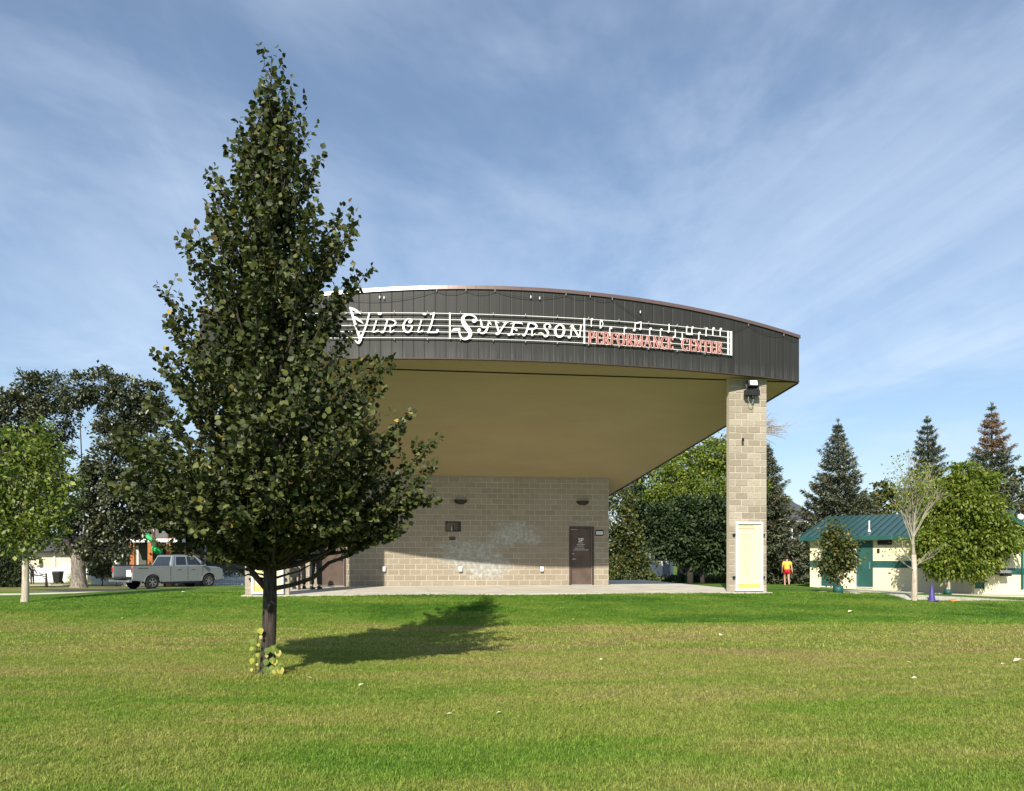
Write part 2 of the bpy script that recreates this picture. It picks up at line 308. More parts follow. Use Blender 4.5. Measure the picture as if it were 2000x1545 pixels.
M_SGREY = siding('grey_siding', (0.085, 0.083, 0.082), (0.11, 0.105, 0.10)); M_SGREEN = siding('green_grey_siding', (0.10, 0.115, 0.095), (0.13, 0.14, 0.12)); M_SCREAM = siding('cream_siding', (0.62, 0.56, 0.42), (0.70, 0.63, 0.48))
t = NT('roof_shingles'); p = t.pos(); n = t.noise(t.mapping(p, (1, 1, 4)), 6, 5, 0.7); c = t.mix(n, (0.05, 0.05, 0.055), (0.10, 0.10, 0.105)); t.bsdf(c, 0.9, bump=n, bs=0.5, bd=0.02); M_SHING = t.done()
M_WHITE = simple('white_paint', (0.78, 0.78, 0.76), 0.5, var=0.04); M_LETTER = simple('letter_white', (0.80, 0.80, 0.76), 0.45, var=0.03)
M_PINK = simple('letter_edge', (0.72, 0.46, 0.42), 0.5, var=0.25, scale=3); M_RED = simple('letter_red', (0.33, 0.085, 0.06), 0.5, var=0.35, scale=5)
M_BROWN = simple('dark_brown_metal', (0.060, 0.042, 0.034), 0.45, var=0.1); M_DOORP = simple('door_brown', (0.095, 0.066, 0.050), 0.5, var=0.2, scale=2.5)
M_CHROME = simple('brushed_steel', (0.62, 0.62, 0.60), 0.3, 0.9, var=0.05); M_BLACK = simple('black_plastic', (0.018, 0.018, 0.018), 0.45); M_BRONZE = simple('dark_bronze', (0.022, 0.014, 0.010), 0.4, 0.4, spec=0.5)
M_BOARD = simple('board_cream', (0.70, 0.67, 0.43), 0.25, var=0.03, scale=1.5, spec=0.5); M_FRAME = simple('silver_frame', (0.72, 0.74, 0.74), 0.35, 0.2, var=0.03)
M_GOLD = simple('gold_strip', (0.74, 0.48, 0.14), 0.5, var=0.08); M_INKB = simple('ink_grey_blue', (0.30, 0.37, 0.34), 0.6); M_INKR = simple('ink_red', (0.55, 0.20, 0.12), 0.6); M_INKY = simple('ink_ochre', (0.60, 0.42, 0.14), 0.6)
M_GROOF = simple('green_metal_roof', (0.022, 0.068, 0.058), 0.35, 0.0, var=0.1, scale=1.0, spec=0.5); M_GPAINT = simple('green_paint', (0.018, 0.085, 0.072), 0.5, var=0.15, scale=1.5)
M_CREAM = simple('cream_block_paint', (0.74, 0.66, 0.44), 0.8, var=0.05, scale=1.5, bs=0.5); M_LOUV = simple('louver_brown', (0.06, 0.04, 0.03), 0.6)
M_WOOD = simple('orange_cedar', (0.42, 0.15, 0.045), 0.6, var=0.25, scale=7); M_WOODD = simple('red_brown_wood', (0.17, 0.07, 0.04), 0.6, var=0.2)
t = NT('window_glass'); t.bsdf((0.015, 0.02, 0.024), 0.06, spec=0.8); M_GLASS = t.done()
M_SILVER = simple('silver_car_paint', (0.31, 0.325, 0.315), 0.32, 0.35, var=0.03, spec=0.6, coat=0.5, bs=0.0); M_TYRE = simple('tyre_rubber', (0.02, 0.02, 0.02), 0.85); M_TRIM = simple('black_trim', (0.022, 0.022, 0.023), 0.5)
M_TAIL = simple('red_tail_lens', (0.42, 0.02, 0.02), 0.2, spec=0.6); M_LENS = simple('clear_lens', (0.62, 0.64, 0.64), 0.15, spec=0.6)
M_PURPLE = simple('purple_plastic', (0.065, 0.045, 0.20), 0.4, var=0.08); M_ORANGE = simple('orange_plastic', (0.80, 0.22, 0.04), 0.5); M_NEON = simple('bright_green_cloth', (0.03, 0.55, 0.14), 0.6, var=0.2)
M_SKIN = simple('skin', (0.50, 0.30, 0.21), 0.55, var=0.06, bs=0.05); M_HAIR = simple('dark_hair', (0.035, 0.022, 0.014), 0.6); M_YSHIRT = simple('yellow_shirt', (0.85, 0.48, 0.07), 0.85, var=0.06)
M_RSHORT = simple('red_shorts', (0.55, 0.02, 0.025), 0.8); M_DARKC = simple('black_cloth', (0.015, 0.015, 0.017), 0.9); M_OLIVE = simple('olive_cloth', (0.17, 0.17, 0.12), 0.9); M_CHAR = simple('charcoal_cloth', (0.035, 0.035, 0.038), 0.9)
M_DRYLEAF = simple('fallen_leaf', (0.62, 0.58, 0.38), 0.7, var=0.2); M_GREYPL = simple('grey_plastic', (0.30, 0.31, 0.31), 0.5)
t = NT('lamp_globe'); t.bsdf((0.75, 0.80, 0.82), 0.15, spec=0.6); M_GLOBE = t.done()

# ------------------------------------------------------------------ ground
def gridmesh(xs, ys, zf):
    X, Y = np.meshgrid(xs, ys); Z = zf(X, Y); V = np.stack([X, Y, Z], -1).reshape(-1, 3); nx = len(xs); ny = len(ys)
    i = np.arange(nx - 1)[None, :] + nx * np.arange(ny - 1)[:, None]; Fc = np.stack([i, i + 1, i + 1 + nx, i + nx], -1).reshape(-1, 4); return V, Fc
xs = np.concatenate([[-1500, -800, -400, -200, -120, -80], np.arange(-60, 60.1, 0.5), [80, 120, 200, 400, 800, 1500]])
ys = np.concatenate([[-200, -60, -20, -8], np.arange(0, 80.1, 0.4), [90, 110, 150, 220, 400, 800, 1600]])
V, Fc = gridmesh(xs, ys, ground)
me = bpy.data.meshes.new('lawn'); me.from_pydata(V.tolist(), [], Fc.tolist()); me.materials.append(M_LAWN); me.polygons.foreach_set('use_smooth', [True] * len(me.polygons))
tag(link('lawn', me), 'green park lawn with dry tan patches rising gently to the stage', kind='structure')

def strip(name, pts, width, mat, lift, label, cuts=40):
    """a paved strip following the ground"""
    mb = MB(); n = len(pts); P = [Vector(p) for p in pts]; vs = []
    segs = []
    for i in range(n - 1):
        k = max(2, int((P[i + 1] - P[i]).length / 1.2))
        for j in range(k + (i == n - 2)): segs.append(P[i].lerp(P[i + 1], j / k))
    for i, p in enumerate(segs):
        d = segs[min(i + 1, len(segs) - 1)] - segs[max(0, i - 1)]; d.normalize(); nrm = Vector((-d.y, d.x))
        for k in range(5):
            q = p + nrm * width * (k / 4 - 0.5); vs.append((q.x, q.y, G(q.x, q.y) + lift))
    m = len(segs); top = [(i * 5 + k, (i + 1) * 5 + k, (i + 1) * 5 + k + 1, i * 5 + k + 1) for i in range(m - 1) for k in range(4)]
    mb.add(vs, top); o = mb.build(name, mat); s = o.modifiers.new('s', 'SOLIDIFY'); s.thickness = 0.1; s.offset = -1 if True else 1
    return tag(o, label, kind='structure')
def V2(px, py): p = spot(px, py); return (p.x, p.y)
strip('sidewalk', [(-60, 33.2), (-22, 34.0), (-9, 35.0)], 1.3, M_CONC, 0.03, 'pale concrete walk along the far left edge of the lawn')
strip('road', [(-24.5, 40.0), (-18.5, 47.0), (-10, 55.0), (14, 61.0)], 6.0, M_ASPH, 0.02, 'asphalt street beyond the lawn')
strip('sidewalk', [(-90, 66.5), (-30, 67.0), (-10, 72.0)], 1.6, M_CONC, 0.035, 'pale concrete pavement in front of the far houses')
strip('path', [V2(1640, 1157.5), V2(1720, 1156.5), V2(1800, 1152.5)], 1.2, M_CONC, 0.025, 'short concrete path leading to the green roofed building')
strip('path', [V2(1752, 1166), V2(1850, 1169), V2(2000, 1175), V2(2200, 1183)], 0.85, M_CONC, 0.03, 'narrow concrete path crossing the lawn at the right')
pb = [at(1565, 1146, 41.0), at(1600, 1146, 39.2), at(1915, 1153, 33.6), at(2100, 1153, 33.2)]
strip('pavement', [(p.x - 0.45, p.y - 0.75) for p in pb], 1.7, M_CONC, 0.03, 'concrete apron round the green roofed building')

# ------------------------------------------------------------------ grass blades (nobody could count them)
def tuft_mesh(seed, n, h, spread, w):
    rs = random.Random(seed); mb = MB()
    for i in range(n):
        a = rs.uniform(0, 6.28); r = spread * math.sqrt(rs.random()); b = rs.uniform(0, 6.28); hh = h * rs.uniform(0.5, 1.2); ln = hh * rs.uniform(0.3, 1.6)
        x, y = r * math.cos(a), r * math.sin(a); c, s = math.cos(b), math.sin(b); w2 = w * rs.uniform(0.6, 1.2)
        mb.add([(x - s * w2, y + c * w2, -0.01), (x + s * w2, y - c * w2, -0.01), (x + c * ln * .4 + s * w2 * .8, y + s * ln * .4 - c * w2 * .8, hh * .6), (x + c * ln * .4 - s * w2 * .8, y + s * ln * .4 + c * w2 * .8, hh * .6), (x + c * ln, y + s * ln, hh)],
               [(0, 1, 2, 3), (3, 2, 4)])
    return mb.mesh('grass_tuft', M_BLADE)
def scatter(name, pts, src, smin, smax, label):
    me = bpy.data.meshes.new(name); me.vertices.add(len(pts)); me.vertices.foreach_set('co', np.asarray(pts, dtype=np.float32).ravel()); me.update()
    o = link(name, me); tag(o, label, 'grass', kind='stuff')
    ng = bpy.data.node_groups.new(name, 'GeometryNodeTree'); ng.interface.new_socket('Geometry', in_out='INPUT', socket_type='NodeSocketGeometry'); ng.interface.new_socket('Geometry', in_out='OUTPUT', socket_type='NodeSocketGeometry')
    A = ng.nodes.new; gi = A('NodeGroupInput'); go = A('NodeGroupOutput'); ip = A('GeometryNodeInstanceOnPoints'); ob = A('GeometryNodeObjectInfo'); ob.inputs['Object'].default_value = src
    rr = A('FunctionNodeRandomValue'); rr.data_type = 'FLOAT_VECTOR'; rr.inputs[0].default_value = (-0.15, -0.15, 0); rr.inputs[1].default_value = (0.15, 0.15, 6.283)
    rs = A('FunctionNodeRandomValue'); rs.data_type = 'FLOAT'; rs.inputs[2].default_value = smin; rs.inputs[3].default_value = smax
    L = ng.links.new; L(gi.outputs[0], ip.inputs['Points']); L(ob.outputs['Geometry'], ip.inputs['Instance']); L(rr.outputs[0], ip.inputs['Rotation']); L(rs.outputs[1], ip.inputs['Scale']); L(ip.outputs[0], go.inputs[0])
    m = o.modifiers.new('g', 'NODES'); m.node_group = ng; return o
rg = np.random.default_rng(5)
def lawn_pts(y0, y1, dens, margin=1.08):
    n = int((y1 - y0) * (y0 + y1) / 2 * 2 * 0.6667 * margin * dens * 1.05) ; y = np.sqrt(rg.uniform(y0 ** 2, y1 ** 2, n)); x = rg.uniform(-1, 1, n) * y * 0.6667 * margin
    dx, dy = x - MX, y - MY; u = dx * CT + dy * ST; w = -dx * ST + dy * CT
    k = ~((np.abs(u) < 7.8) & (w > -0.14)); x, y = x[k], y[k]; return np.stack([x, y, ground(x, y)], 1)
tA = bpy.data.objects.new('grass_tuft', tuft_mesh(1, 20, 0.028, 0.075, 0.0022)); tB = bpy.data.objects.new('grass_tuft', tuft_mesh(2, 16, 0.028, 0.11, 0.0042))
scatter('grass', np.concatenate([lawn_pts(4.2, 9.0, 520), lawn_pts(9.0, 13.5, 260)]), tA, 0.7, 1.25, 'short mown grass blades in the near lawn')
scatter('grass', lawn_pts(13.5, 24.5, 120), tB, 0.7, 1.2, 'short mown grass blades on the rise before the stage')

# ------------------------------------------------------------------ the bandshell
shell = empty('bandshell', UW(0, 3, 0), 0, 'open air stage with curved dark metal fascia on two tan block pillars', 'bandshell')
SO = Vector(shell.location)
def rel(v): return Vector(v) - SO
def SP(u, w, z): return rel(UW(u, w, z))
def arc_w(u): return -1.13 + 0.0175 * u * u
def top_z(u): return EYE + 7.50 - 0.0075 * u * u
def sbox(mb, u0, u1, w0, w1, z0, z1): mb.hexa([SP(u0, w0, z0), SP(u1, w0, z0), SP(u1, w1, z0), SP(u0, w1, z0), SP(u0, w0, z1), SP(u1, w0, z1), SP(u1, w1, z1), SP(u0, w1, z1)]); return mb
UL, UR = -7.15, 4.45
# floor slab
mb = MB(); sbox(mb, -7.75, 7.75, -0.12, 12.5, 0.1, SLAB); o = mb.build('floor_slab', M_CONC, shell)
mb = MB(); [sbox(mb, x - 0.006, x + 0.006, -0.125, 6.3, SLAB - 0.05, SLAB + 0.003) for x in (-5, -2.5, 0, 2.5, 5)]; mb.build('floor_joint', M_GREYPL, shell)
# blocks
def block_mesh(L, name, d=0.10, h=0.2032, seed=0):
    rs = random.Random(seed); g = 0.0085; x0, x1, z0, z1 = g, L - g, g, h - g; c = 0.008; nx = 4 if L > 0.3 else 2
    mb = MB(); mb.add([(x0, 0.005, z0), (x1, 0.005, z0), (x1, 0.005, z1), (x0, 0.005, z1), (x0, d, z0), (x1, d, z0), (x1, d, z1), (x0, d, z1)], [(0, 4, 5, 1), (1, 5, 6, 2), (2, 6, 7, 3), (3, 7, 4, 0)])
    b = len(mb.v); xs_ = [x0 + c + (x1 - x0 - 2 * c) * i / nx for i in range(nx + 1)]; vs = []
    for k, z in enumerate((z0 + c, (z0 + z1) / 2, z1 - c)):
        for x in xs_: vs.append((x + rs.uniform(-.004, .004), -0.001 - rs.uniform(0, 0.006), z + (rs.uniform(-.01, .01) if k == 1 else 0)))
    n = nx + 1; fs = [(k * n + i, k * n + i + 1, (k + 1) * n + i + 1, (k + 1) * n + i) for k in range(2) for i in range(nx)]
    mb.add(vs, fs); top = [b + 2 * n + i for i in range(n)]; bot = [b + i for i in range(n)]
    mb.f += [(0, 1, *reversed(bot)), (2, 3, *top), (1, 2, top[-1], b + 2 * n - 1, bot[-1]), (3, 0, bot[0], b + n, top[0])]; mb.mi += [0] * 4
    return mb
BM = {}
def get_block(L, mat, d=0.10):
    L = round(L, 3); rv = random.randrange(3); k = (L, mat.name, rv, d)
    if k not in BM: BM[k] = block_mesh(L, 'block', d, seed=rv + int(L * 1000)).mesh('block', mat)
    return BM[k]
CH = 0.2032; BL = 0.4064
uD0, uD1 = wall_u(1112), wall_u(1160); lD1 = wall_u(675.5); lD0 = lD1 - (uD1 - uD0)
DT = SLAB + 11 * CH
wall = empty('back_wall', (0, 0, 0)); wall.parent = shell
mb = MB()
for a, b, z0, z1 in ((UL, lD0, SLAB, SLAB + 20 * CH), (lD1, uD0, SLAB, SLAB + 20 * CH), (uD1, UR, SLAB, SLAB + 20 * CH), (lD0, lD1, DT, SLAB + 20 * CH), (uD0, uD1, DT, SLAB + 20 * CH)):
    sbox(mb, a + .004, b - .004, WALL + 0.0055, WALL + 0.19, z0, z1)
mb.build('mortar_bed', M_MORTAR, wall)
spans = []
for r in range(20):
    u = UL - (BL / 2 if r % 2 else 0)
    while u < UR - 0.01:
        segs = [(max(u, UL), min(u + BL, UR))]
        if r < 11:
            for d0, d1 in ((lD0, lD1), (uD0, uD1)):
                new = []
                for a, b in segs:
                    if b <= d0 or a >= d1: new.append((a, b)); continue
                    if a < d0: new.append((a, d0))
                    if b > d1: new.append((d1, b))
                segs = new
        for a, b in segs:
            if b - a > 0.05: spans.append((a, b, r))
        u += BL
# the 300 blocks seen best stay objects of their own; the others are one piece
score = lambda s: -(abs((s[0] + s[1]) / 2 - 1.2) * 1.0 + (0 if (s[0] > -3.2) else 6) + abs(s[2] - 8) * 0.05)
spans.sort(key=score, reverse=True)
MR = Matrix.Rotation(TH, 4, 'Z')
stuff = MB()
for i, (a, b, r) in enumerate(spans):
    p = SP(a, WALL + random.uniform(-0.004, 0.003), SLAB + r * CH)
    if i < 290: link('block', get_block(b - a, M_BLOCK), wall, p, (0, 0, TH))
    else:
        bm_ = block_mesh(b - a, 'b', seed=random.randrange(3)); X = Matrix.Translation(p) @ MR; stuff.add([X @ Vector(v) for v in bm_.v], bm_.f)
tag(stuff.build('block', M_BLOCK, wall), kind='stuff')
mb = MB(); sbox(mb, UL, UR + 0.01, WALL - 0.02, WALL + 0.2, SLAB + 20 * CH + 0.003, SLAB + 20 * CH + 0.10); mb.build('top_course', M_BROWN if False else M_BLOCKP, wall)
for u0, u1, w0, w1 in ((UR - 0.2, UR, WALL + .195, 12.3), (UL, UL + 0.2, WALL + .195, 12.3), (UL + .2, UR - .2, 12.1, 12.3)):
    mb = MB(); sbox(mb, u0, u1, w0, w1, SLAB, SLAB + 20 * CH); mb.build('side_wall', M_BLOCKP, shell)
# pillars
def pillar(uc, full, label):
    e = empty('pillar', (0, 0, 0)); e.parent = shell; tag(e, label); W_, D = 1.2192, 0.2032; u0 = uc - W_ / 2; mbm = MB(); top = FB - 0.02
    sbox(mbm, u0 + .006, u0 + W_ - .006, 0.1065, D + .1 - .012, SLAB - 0.1, top); mbm.build('mortar_bed', M_MORTARP, e)
    rows = int((top - SLAB) / CH)
    for r in range(rows):
        cuts = [0, BL, 2 * BL, W_] if r % 2 else [0, BL / 2, 1.5 * BL, 2.5 * BL, W_]
        for a, b in zip(cuts, cuts[1:]):
            link('block', get_block(b - a, M_BLOCKP, D), e, SP(u0 + a, .10 + random.uniform(-0.005, 0.004), SLAB + r * CH), (0, 0, TH))
    mb = MB(); sbox(mb, u0 - 0.03, u0 + W_ + 0.03, -0.22, D + .1, SLAB - 0.3, SLAB - 0.003); mb.build('footing', M_CONC, e)
    return e
pillar(7.19, True, 'right pillar of tan blocks'); pillar(-7.08, False, 'left pillar of tan blocks')
# doors
def door(u0, u1, label, handle_left):
    d = empty('door', (0, 0, 0)); d.parent = shell; tag(d, label)
    mb = MB(); fw = 0.075
    sbox(mb, u0 + .003, u0 + fw, WALL - 0.02, WALL + .16, SLAB, DT - .003); sbox(mb, u1 - fw, u1 - .003, WALL - 0.02, WALL + .16, SLAB, DT - .003); sbox(mb, u0 + fw, u1 - fw, WALL - 0.02, WALL + .16, DT - 0.11, DT - .003)
    mb.build('frame', M_BROWN, d)
    mb = MB(); sbox(mb, u0 + fw + .012, u1 - fw - .012, WALL + 0.05, WALL + .10, SLAB + 0.035, DT - 0.125); mb.build('leaf_panel', M_DOORP, d, bevel=0.004)
    mb = MB(); sbox(mb, u0 + fw, u1 - fw, WALL - 0.03, WALL + .12, SLAB + 0.002, SLAB + 0.03); mb.build('threshold', M_CHROME, d)
    mb = MB(); sbox(mb, (u1 - fw - .012), (u1 - fw - .002), WALL + 0.03, WALL + .05, SLAB + 0.035, DT - 0.12); mb.build('weather_strip', M_GREYPL, d)
    s = 1 if handle_left else -1; hu = (u0 + fw + 0.075) if handle_left else (u1 - fw - 0.075)
    mb = MB(); mb.tube([SP(hu, WALL + 0.05, SLAB + 1.0), SP(hu, WALL - 0.005, SLAB + 1.0), SP(hu, WALL - 0.01, SLAB + 1.0)], 0.034, 12); mb.tube([SP(hu, WALL - .02, SLAB + 1.0), SP(hu + s * 0.11, WALL - .025, SLAB + 0.995)], 0.011, 8)
    mb.tube([SP(hu, WALL + 0.05, SLAB + 1.2), SP(hu, WALL + 0.02, SLAB + 1.2)], 0.03, 12); mb.build('handle', M_CHROME, d, smooth=True)
    return d
dr = door(uD0, uD1, 'brown steel door at the right end with white lettering', True); door(lD0, lD1, 'brown steel door behind the two standing people', False)
# lettering on the right door, read from the door's face
mb = MB()
def dz(px, py): u, z = wall_uz(px, py, WALL + 0.048); return u, z
def dstroke(mb, pts, w):
    for (a, b) in zip(pts, pts[1:]):
        (u0, z0), (u1, z1) = dz(*a), dz(*b); L = math.hypot(u1 - u0, z1 - z0) or 1e-6; nx, nz = -(z1 - z0) / L * w / 2, (u1 - u0) / L * w / 2; W0 = WALL + 0.0475; W1 = WALL + 0.044
        mb.hexa([SP(u0 + nx, W0, z0 + nz), SP(u1 + nx, W0, z1 + nz), SP(u1 + nx, W1, z1 + nz), SP(u0 + nx, W1, z0 + nz), SP(u0 - nx, W0, z0 - nz), SP(u1 - nx, W0, z1 - nz), SP(u1 - nx, W1, z1 - nz), SP(u0 - nx, W1, z0 - nz)])
dstroke(mb, [(1134, 1052.3), (1132.5, 1051.4), (1130.4, 1052.2), (1130.6, 1054), (1133.4, 1055.2), (1133.7, 1057), (1131.8, 1058), (1129.8, 1057)], 0.026)
dstroke(mb, [(1135.8, 1058), (1135.8, 1051.5), (1138.6, 1051.6), (1139.3, 1053.2), (1138.4, 1054.8), (1136, 1055)], 0.026)
rs = random.Random(3)
for y, x0, x1 in ((1060.3, 1130, 1139), (1063.3, 1126.5, 1142.2), (1066.6, 1127, 1141), (1070.6, 1122.5, 1141), (1074, 1119.5, 1149)):
    x = x0
    while x < x1:
        w = rs.uniform(0.5, 1.0); dstroke(mb, [(x, y - 0.45), (x + w * .3, y + .5), (x + w, y - rs.uniform(-.3, .4))], 0.010); x += w + 0.45
mb.build('lettering', M_LETTER, dr)

# curved fascia: one object for each sheet
PWD = 0.302; NSEG = 60; UE = 8.95; us = [-UE + 2 * UE * i / NSEG for i in range(NSEG + 1)]
def fpt(u, off, z): # point on the curved face moved out by off
    s = 0.035 * u; n = Vector((s, -1)).normalized(); n = Vector((n.x * 1.0, n.y)); return SP(u + n.x * off, arc_w(u) + n.y * off, z)
for i in range(NSEG):
    a, b = us[i], us[i + 1]; g = 0.002; a2, b2 = a + g, b - g; mb = MB(); za, zb = top_z(a) - .02, top_z(b) - .02; m1, m2 = a + (b - a) * .07, b - (b - a) * .07
    mb.add([fpt(a2, -.002, FB), fpt(m1, .004, FB), fpt(m2, .004, FB), fpt(b2, -.002, FB), fpt(a2, -.002, za), fpt(m1, .004, za), fpt(m2, .004, zb), fpt(b2, -.002, zb)],
           [(0, 1, 5, 4), (1, 2, 6, 5), (2, 3, 7, 6)])
    mb.build('fascia_panel', M_FASCIA, shell)
mb = MB()
for i in range(NSEG):
    a, b = us[i], us[i + 1]; mb.add([fpt(a, -.004, FB), fpt(b, -.004, FB), fpt(b, -.004, top_z(b) - .02), fpt(a, -.004, top_z(a) - .02), fpt(a, -.3, FB), fpt(b, -.3, FB), fpt(b, -.3, top_z(b) - .02), fpt(a, -.3, top_z(a) - .02)], [(0, 1, 2, 3), (7, 6, 5, 4), (0, 4, 5, 1)])
mb.build('fascia_backing', M_FASCIA, shell)
NC = 14
for i in range(NC):
    a, b = -UE - .03 + (2 * UE + .06) * i / NC, -UE - .03 + (2 * UE + .06) * (i + 1) / NC; mb = MB(); k = 5
    for j in range(k):
        c, d = a + (b - a) * j / k, a + (b - a) * (j + 1) / k - (0.006 if j == k - 1 else 0); zc, zd = top_z(c), top_z(d)
        mb.hexa([fpt(c, .045, zc - .085), fpt(d, .045, zd - .085), fpt(d, -.33, zd - .015), fpt(c, -.33, zc - .015), fpt(c, .03, zc + .02), fpt(d, .03, zd + .02), fpt(d, -.33, zd + .03), fpt(c, -.33, zc + .03)])
    mid = (a + b) / 2
    mb.build('coping', M_COPING_GLINT if -5.4 < mid < -2.4 else M_COPING, shell)
# drip trim under the fascia
mb = MB()
for i in range(NSEG):
    a, b = us[i], us[i + 1]; mb.hexa([fpt(a, .018, FB - .03), fpt(b, .018, FB - .03), fpt(b, -.10, FB - .03), fpt(a, -.10, FB - .03), fpt(a, .018, FB - .002), fpt(b, .018, FB - .002), fpt(b, -.10, FB - .002), fpt(a, -.10, FB - .002)])
mb.build('drip_trim', M_BROWN, shell)
# soffit: a level band behind the fascia, then the long slope down to the back wall
SB = 0.30; slope = 0.40; WE = 8.9
def soz(w): return FB - slope * (w - SB)
def edge_u(w): return 8.9 - (8.9 - 4.81) * (w - SB) / (7.73 - SB)
ZL = lambda w: -edge_u(w) * (1.0)
mb = MB()
for i in range(NSEG):
    a, b = us[i], us[i + 1]; mb.add([SP(a, arc_w(a) + .03, FB - .012), SP(b, arc_w(b) + .03, FB - .012), SP(b, max(SB, arc_w(b) + .04), FB - .012), SP(a, max(SB, arc_w(a) + .04), FB - .012)], [(0, 3, 2, 1)])
mb.build('front_soffit', M_SOFFIT, shell)
mb = MB(); mb.add([SP(-8.9, SB, FB - .014), SP(8.9, SB, FB - .014), SP(8.9, SB, FB - .04), SP(-8.9, SB, FB - .04)], [(0, 1, 2, 3)]); mb.build('soffit_lip', M_BROWN, shell)
def LU(w): return -8.9 + (w - SB) * 0.22
mb = MB(); mb.add([SP(LU(SB), SB, soz(SB) - .05), SP(8.9, SB, soz(SB) - .05), SP(edge_u(WE), WE, soz(WE) - .05), SP(LU(WE), WE, soz(WE) - .05)], [(0, 1, 2, 3)]); mb.build('sloping_soffit', M_SOFFIT, shell)
# roof above, side fascias
mb = MB(); k = 16
for i in range(NSEG):
    a, b = us[i], us[i + 1]; fa, fb = a / 8.95, b / 8.95
    ba = SP(edge_u(WE) * fa if a > 0 else -LU(WE) * fa, WE, soz(WE) + .75); bb = SP(edge_u(WE) * fb if b > 0 else -LU(WE) * fb, WE, soz(WE) + .75)
    mb.add([fpt(a, -.3, top_z(a) - .12), fpt(b, -.3, top_z(b) - .12), bb, ba], [(0, 1, 2, 3)])
mb.build('roof_deck', M_TRIM, shell)
for s, fu in ((1, edge_u), (-1, lambda w: LU(w))):
    mb = MB(); d = 0.05 * s
    mb.hexa([SP(fu(SB), SB - (.0 if s > 0 else .0), soz(SB) - .08), SP(fu(SB) + d, SB, soz(SB) - .08), SP(fu(WE) + d, WE, soz(WE) - .08), SP(fu(WE), WE, soz(WE) - .08),
             SP(fu(SB), SB, top_z(8.9) - .14), SP(fu(SB) + d, SB, top_z(8.9) - .14), SP(fu(WE) + d, WE, soz(WE) + .73), SP(fu(WE), WE, soz(WE) + .73)])
    mb.build('side_fascia', M_FASCIA, shell)
mb = MB(); mb.hexa([SP(LU(WE), WE, soz(WE) - .08), SP(edge_u(WE), WE, soz(WE) - .08), SP(edge_u(WE), WE + .05, soz(WE) - .08), SP(LU(WE), WE + .05, soz(WE) - .08), SP(LU(WE), WE, soz(WE) + .73), SP(edge_u(WE), WE, soz(WE) + .73), SP(edge_u(WE), WE + .05, soz(WE) + .73), SP(LU(WE), WE + .05, soz(WE) + .73)]); mb.build('rear_fascia', M_FASCIA, shell)

# ------------------------------------------------------------------ name sign on the fascia
OFF = 0.085
def px2f(px, py, off=OFF):
    k = (px - CX) / F; u = k * 21
    for _ in range(12):
        w = arc_w(u) - off; Y = MY + u * ST + w * CT; u = (k * Y - MX + w * ST) / CT
    Y = UW(u, w).y; return u, EYE + (HY - py) / F * Y
sign = empty('name_sign', UW(0, arc_w(0) - OFF, 8.0), 0, 'white and red metal lettering with music notes on a five line staff across the fascia', 'sign')
QO = Vector(sign.location)
def fp(u, z, off): n = Vector((0.035 * u, -1)).normalized(); return UW(u + n.x * off, arc_w(u) + n.y * off, z) - QO
def ribbon(mb, pts, off=OFF, th=0.022):
    """pts: (u,z,width) outline swept flat against the face"""
    # smooth with catmull-rom
    P = [np.array(p, float) for p in pts]
    if len(P) > 2:
        Q = [2 * P[0] - P[1]] + P + [2 * P[-1] - P[-2]]; out = []
        for i in range(1, len(Q) - 2):
            for s in (0, .25, .5, .75):
                a, b, c, d = Q[i - 1:i + 3]; out.append(0.5 * ((2 * b) + (-a + c) * s + (2 * a - 5 * b + 4 * c - d) * s * s + (-a + 3 * b - 3 * c + d) * s ** 3))
        out.append(P[-1]); P = out
    n = len(P); vs = []
    for i in range(n):
        d = P[min(i + 1, n - 1)][:2] - P[max(i - 1, 0)][:2]; L = np.hypot(*d) or 1e-6; nx, nz = -d[1] / L, d[0] / L; h = max(P[i][2], 0.008) / 2; u, z = P[i][0], P[i][1]
        vs += [fp(u + nx * h, z + nz * h, off - th), fp(u - nx * h, z - nz * h, off - th), fp(u + nx * h, z + nz * h, off), fp(u - nx * h, z - nz * h, off)]
    fs = []
    for i in range(n - 1):
        a, b = i * 4, i * 4 + 4; fs += [(a + 2, a + 3, b + 3, b + 2), (a + 1, a, b, b + 1), (a, a + 2, b + 2, b), (a + 3, a + 1, b + 1, b + 3)]
    fs += [(0, 1, 3, 2), ((n - 1) * 4 + 2, (n - 1) * 4 + 3, (n - 1) * 4 + 1, (n - 1) * 4)]
    mb.add(vs, fs)
def disc(mb, u, z, r, ry=None, off=OFF + .004, th=0.026, n=14):
    ry = ry or r; vs = [fp(u + r * math.cos(2 * math.pi * i / n), z + ry * math.sin(2 * math.pi * i / n), o) for o in (off, off - th) for i in range(n)]
    mb.add(vs, [tuple(range(n - 1, -1, -1)), tuple(range(n, 2 * n))] + [(i, (i + 1) % n, (i + 1) % n + n, i + n) for i in range(n)])
def glyph(name, org, sc, strokes, discs=(), mat=None, thick=1.0):
    mb = MB(); k = 0.80 / sc / 69.0
    for st in strokes: ribbon(mb, [(*px2f(org[0] + x / sc, org[1] + y / sc), w * k * thick) for x, y, w in st])
    for d in discs:
        u, z = px2f(org[0] + d[0] / sc, org[1] + d[1] / sc); disc(mb, u, z, d[2] * k, (d[3] if len(d) > 3 else d[2]) * k)
    return mb.build(name, mat or M_LETTER, sign)
A_, SA = (670, 590), 9.524; B_, SBb = (870, 590), 7.143; C_, SC = (1130, 610), 12.5; D_, SD = (1280, 620), 12.5
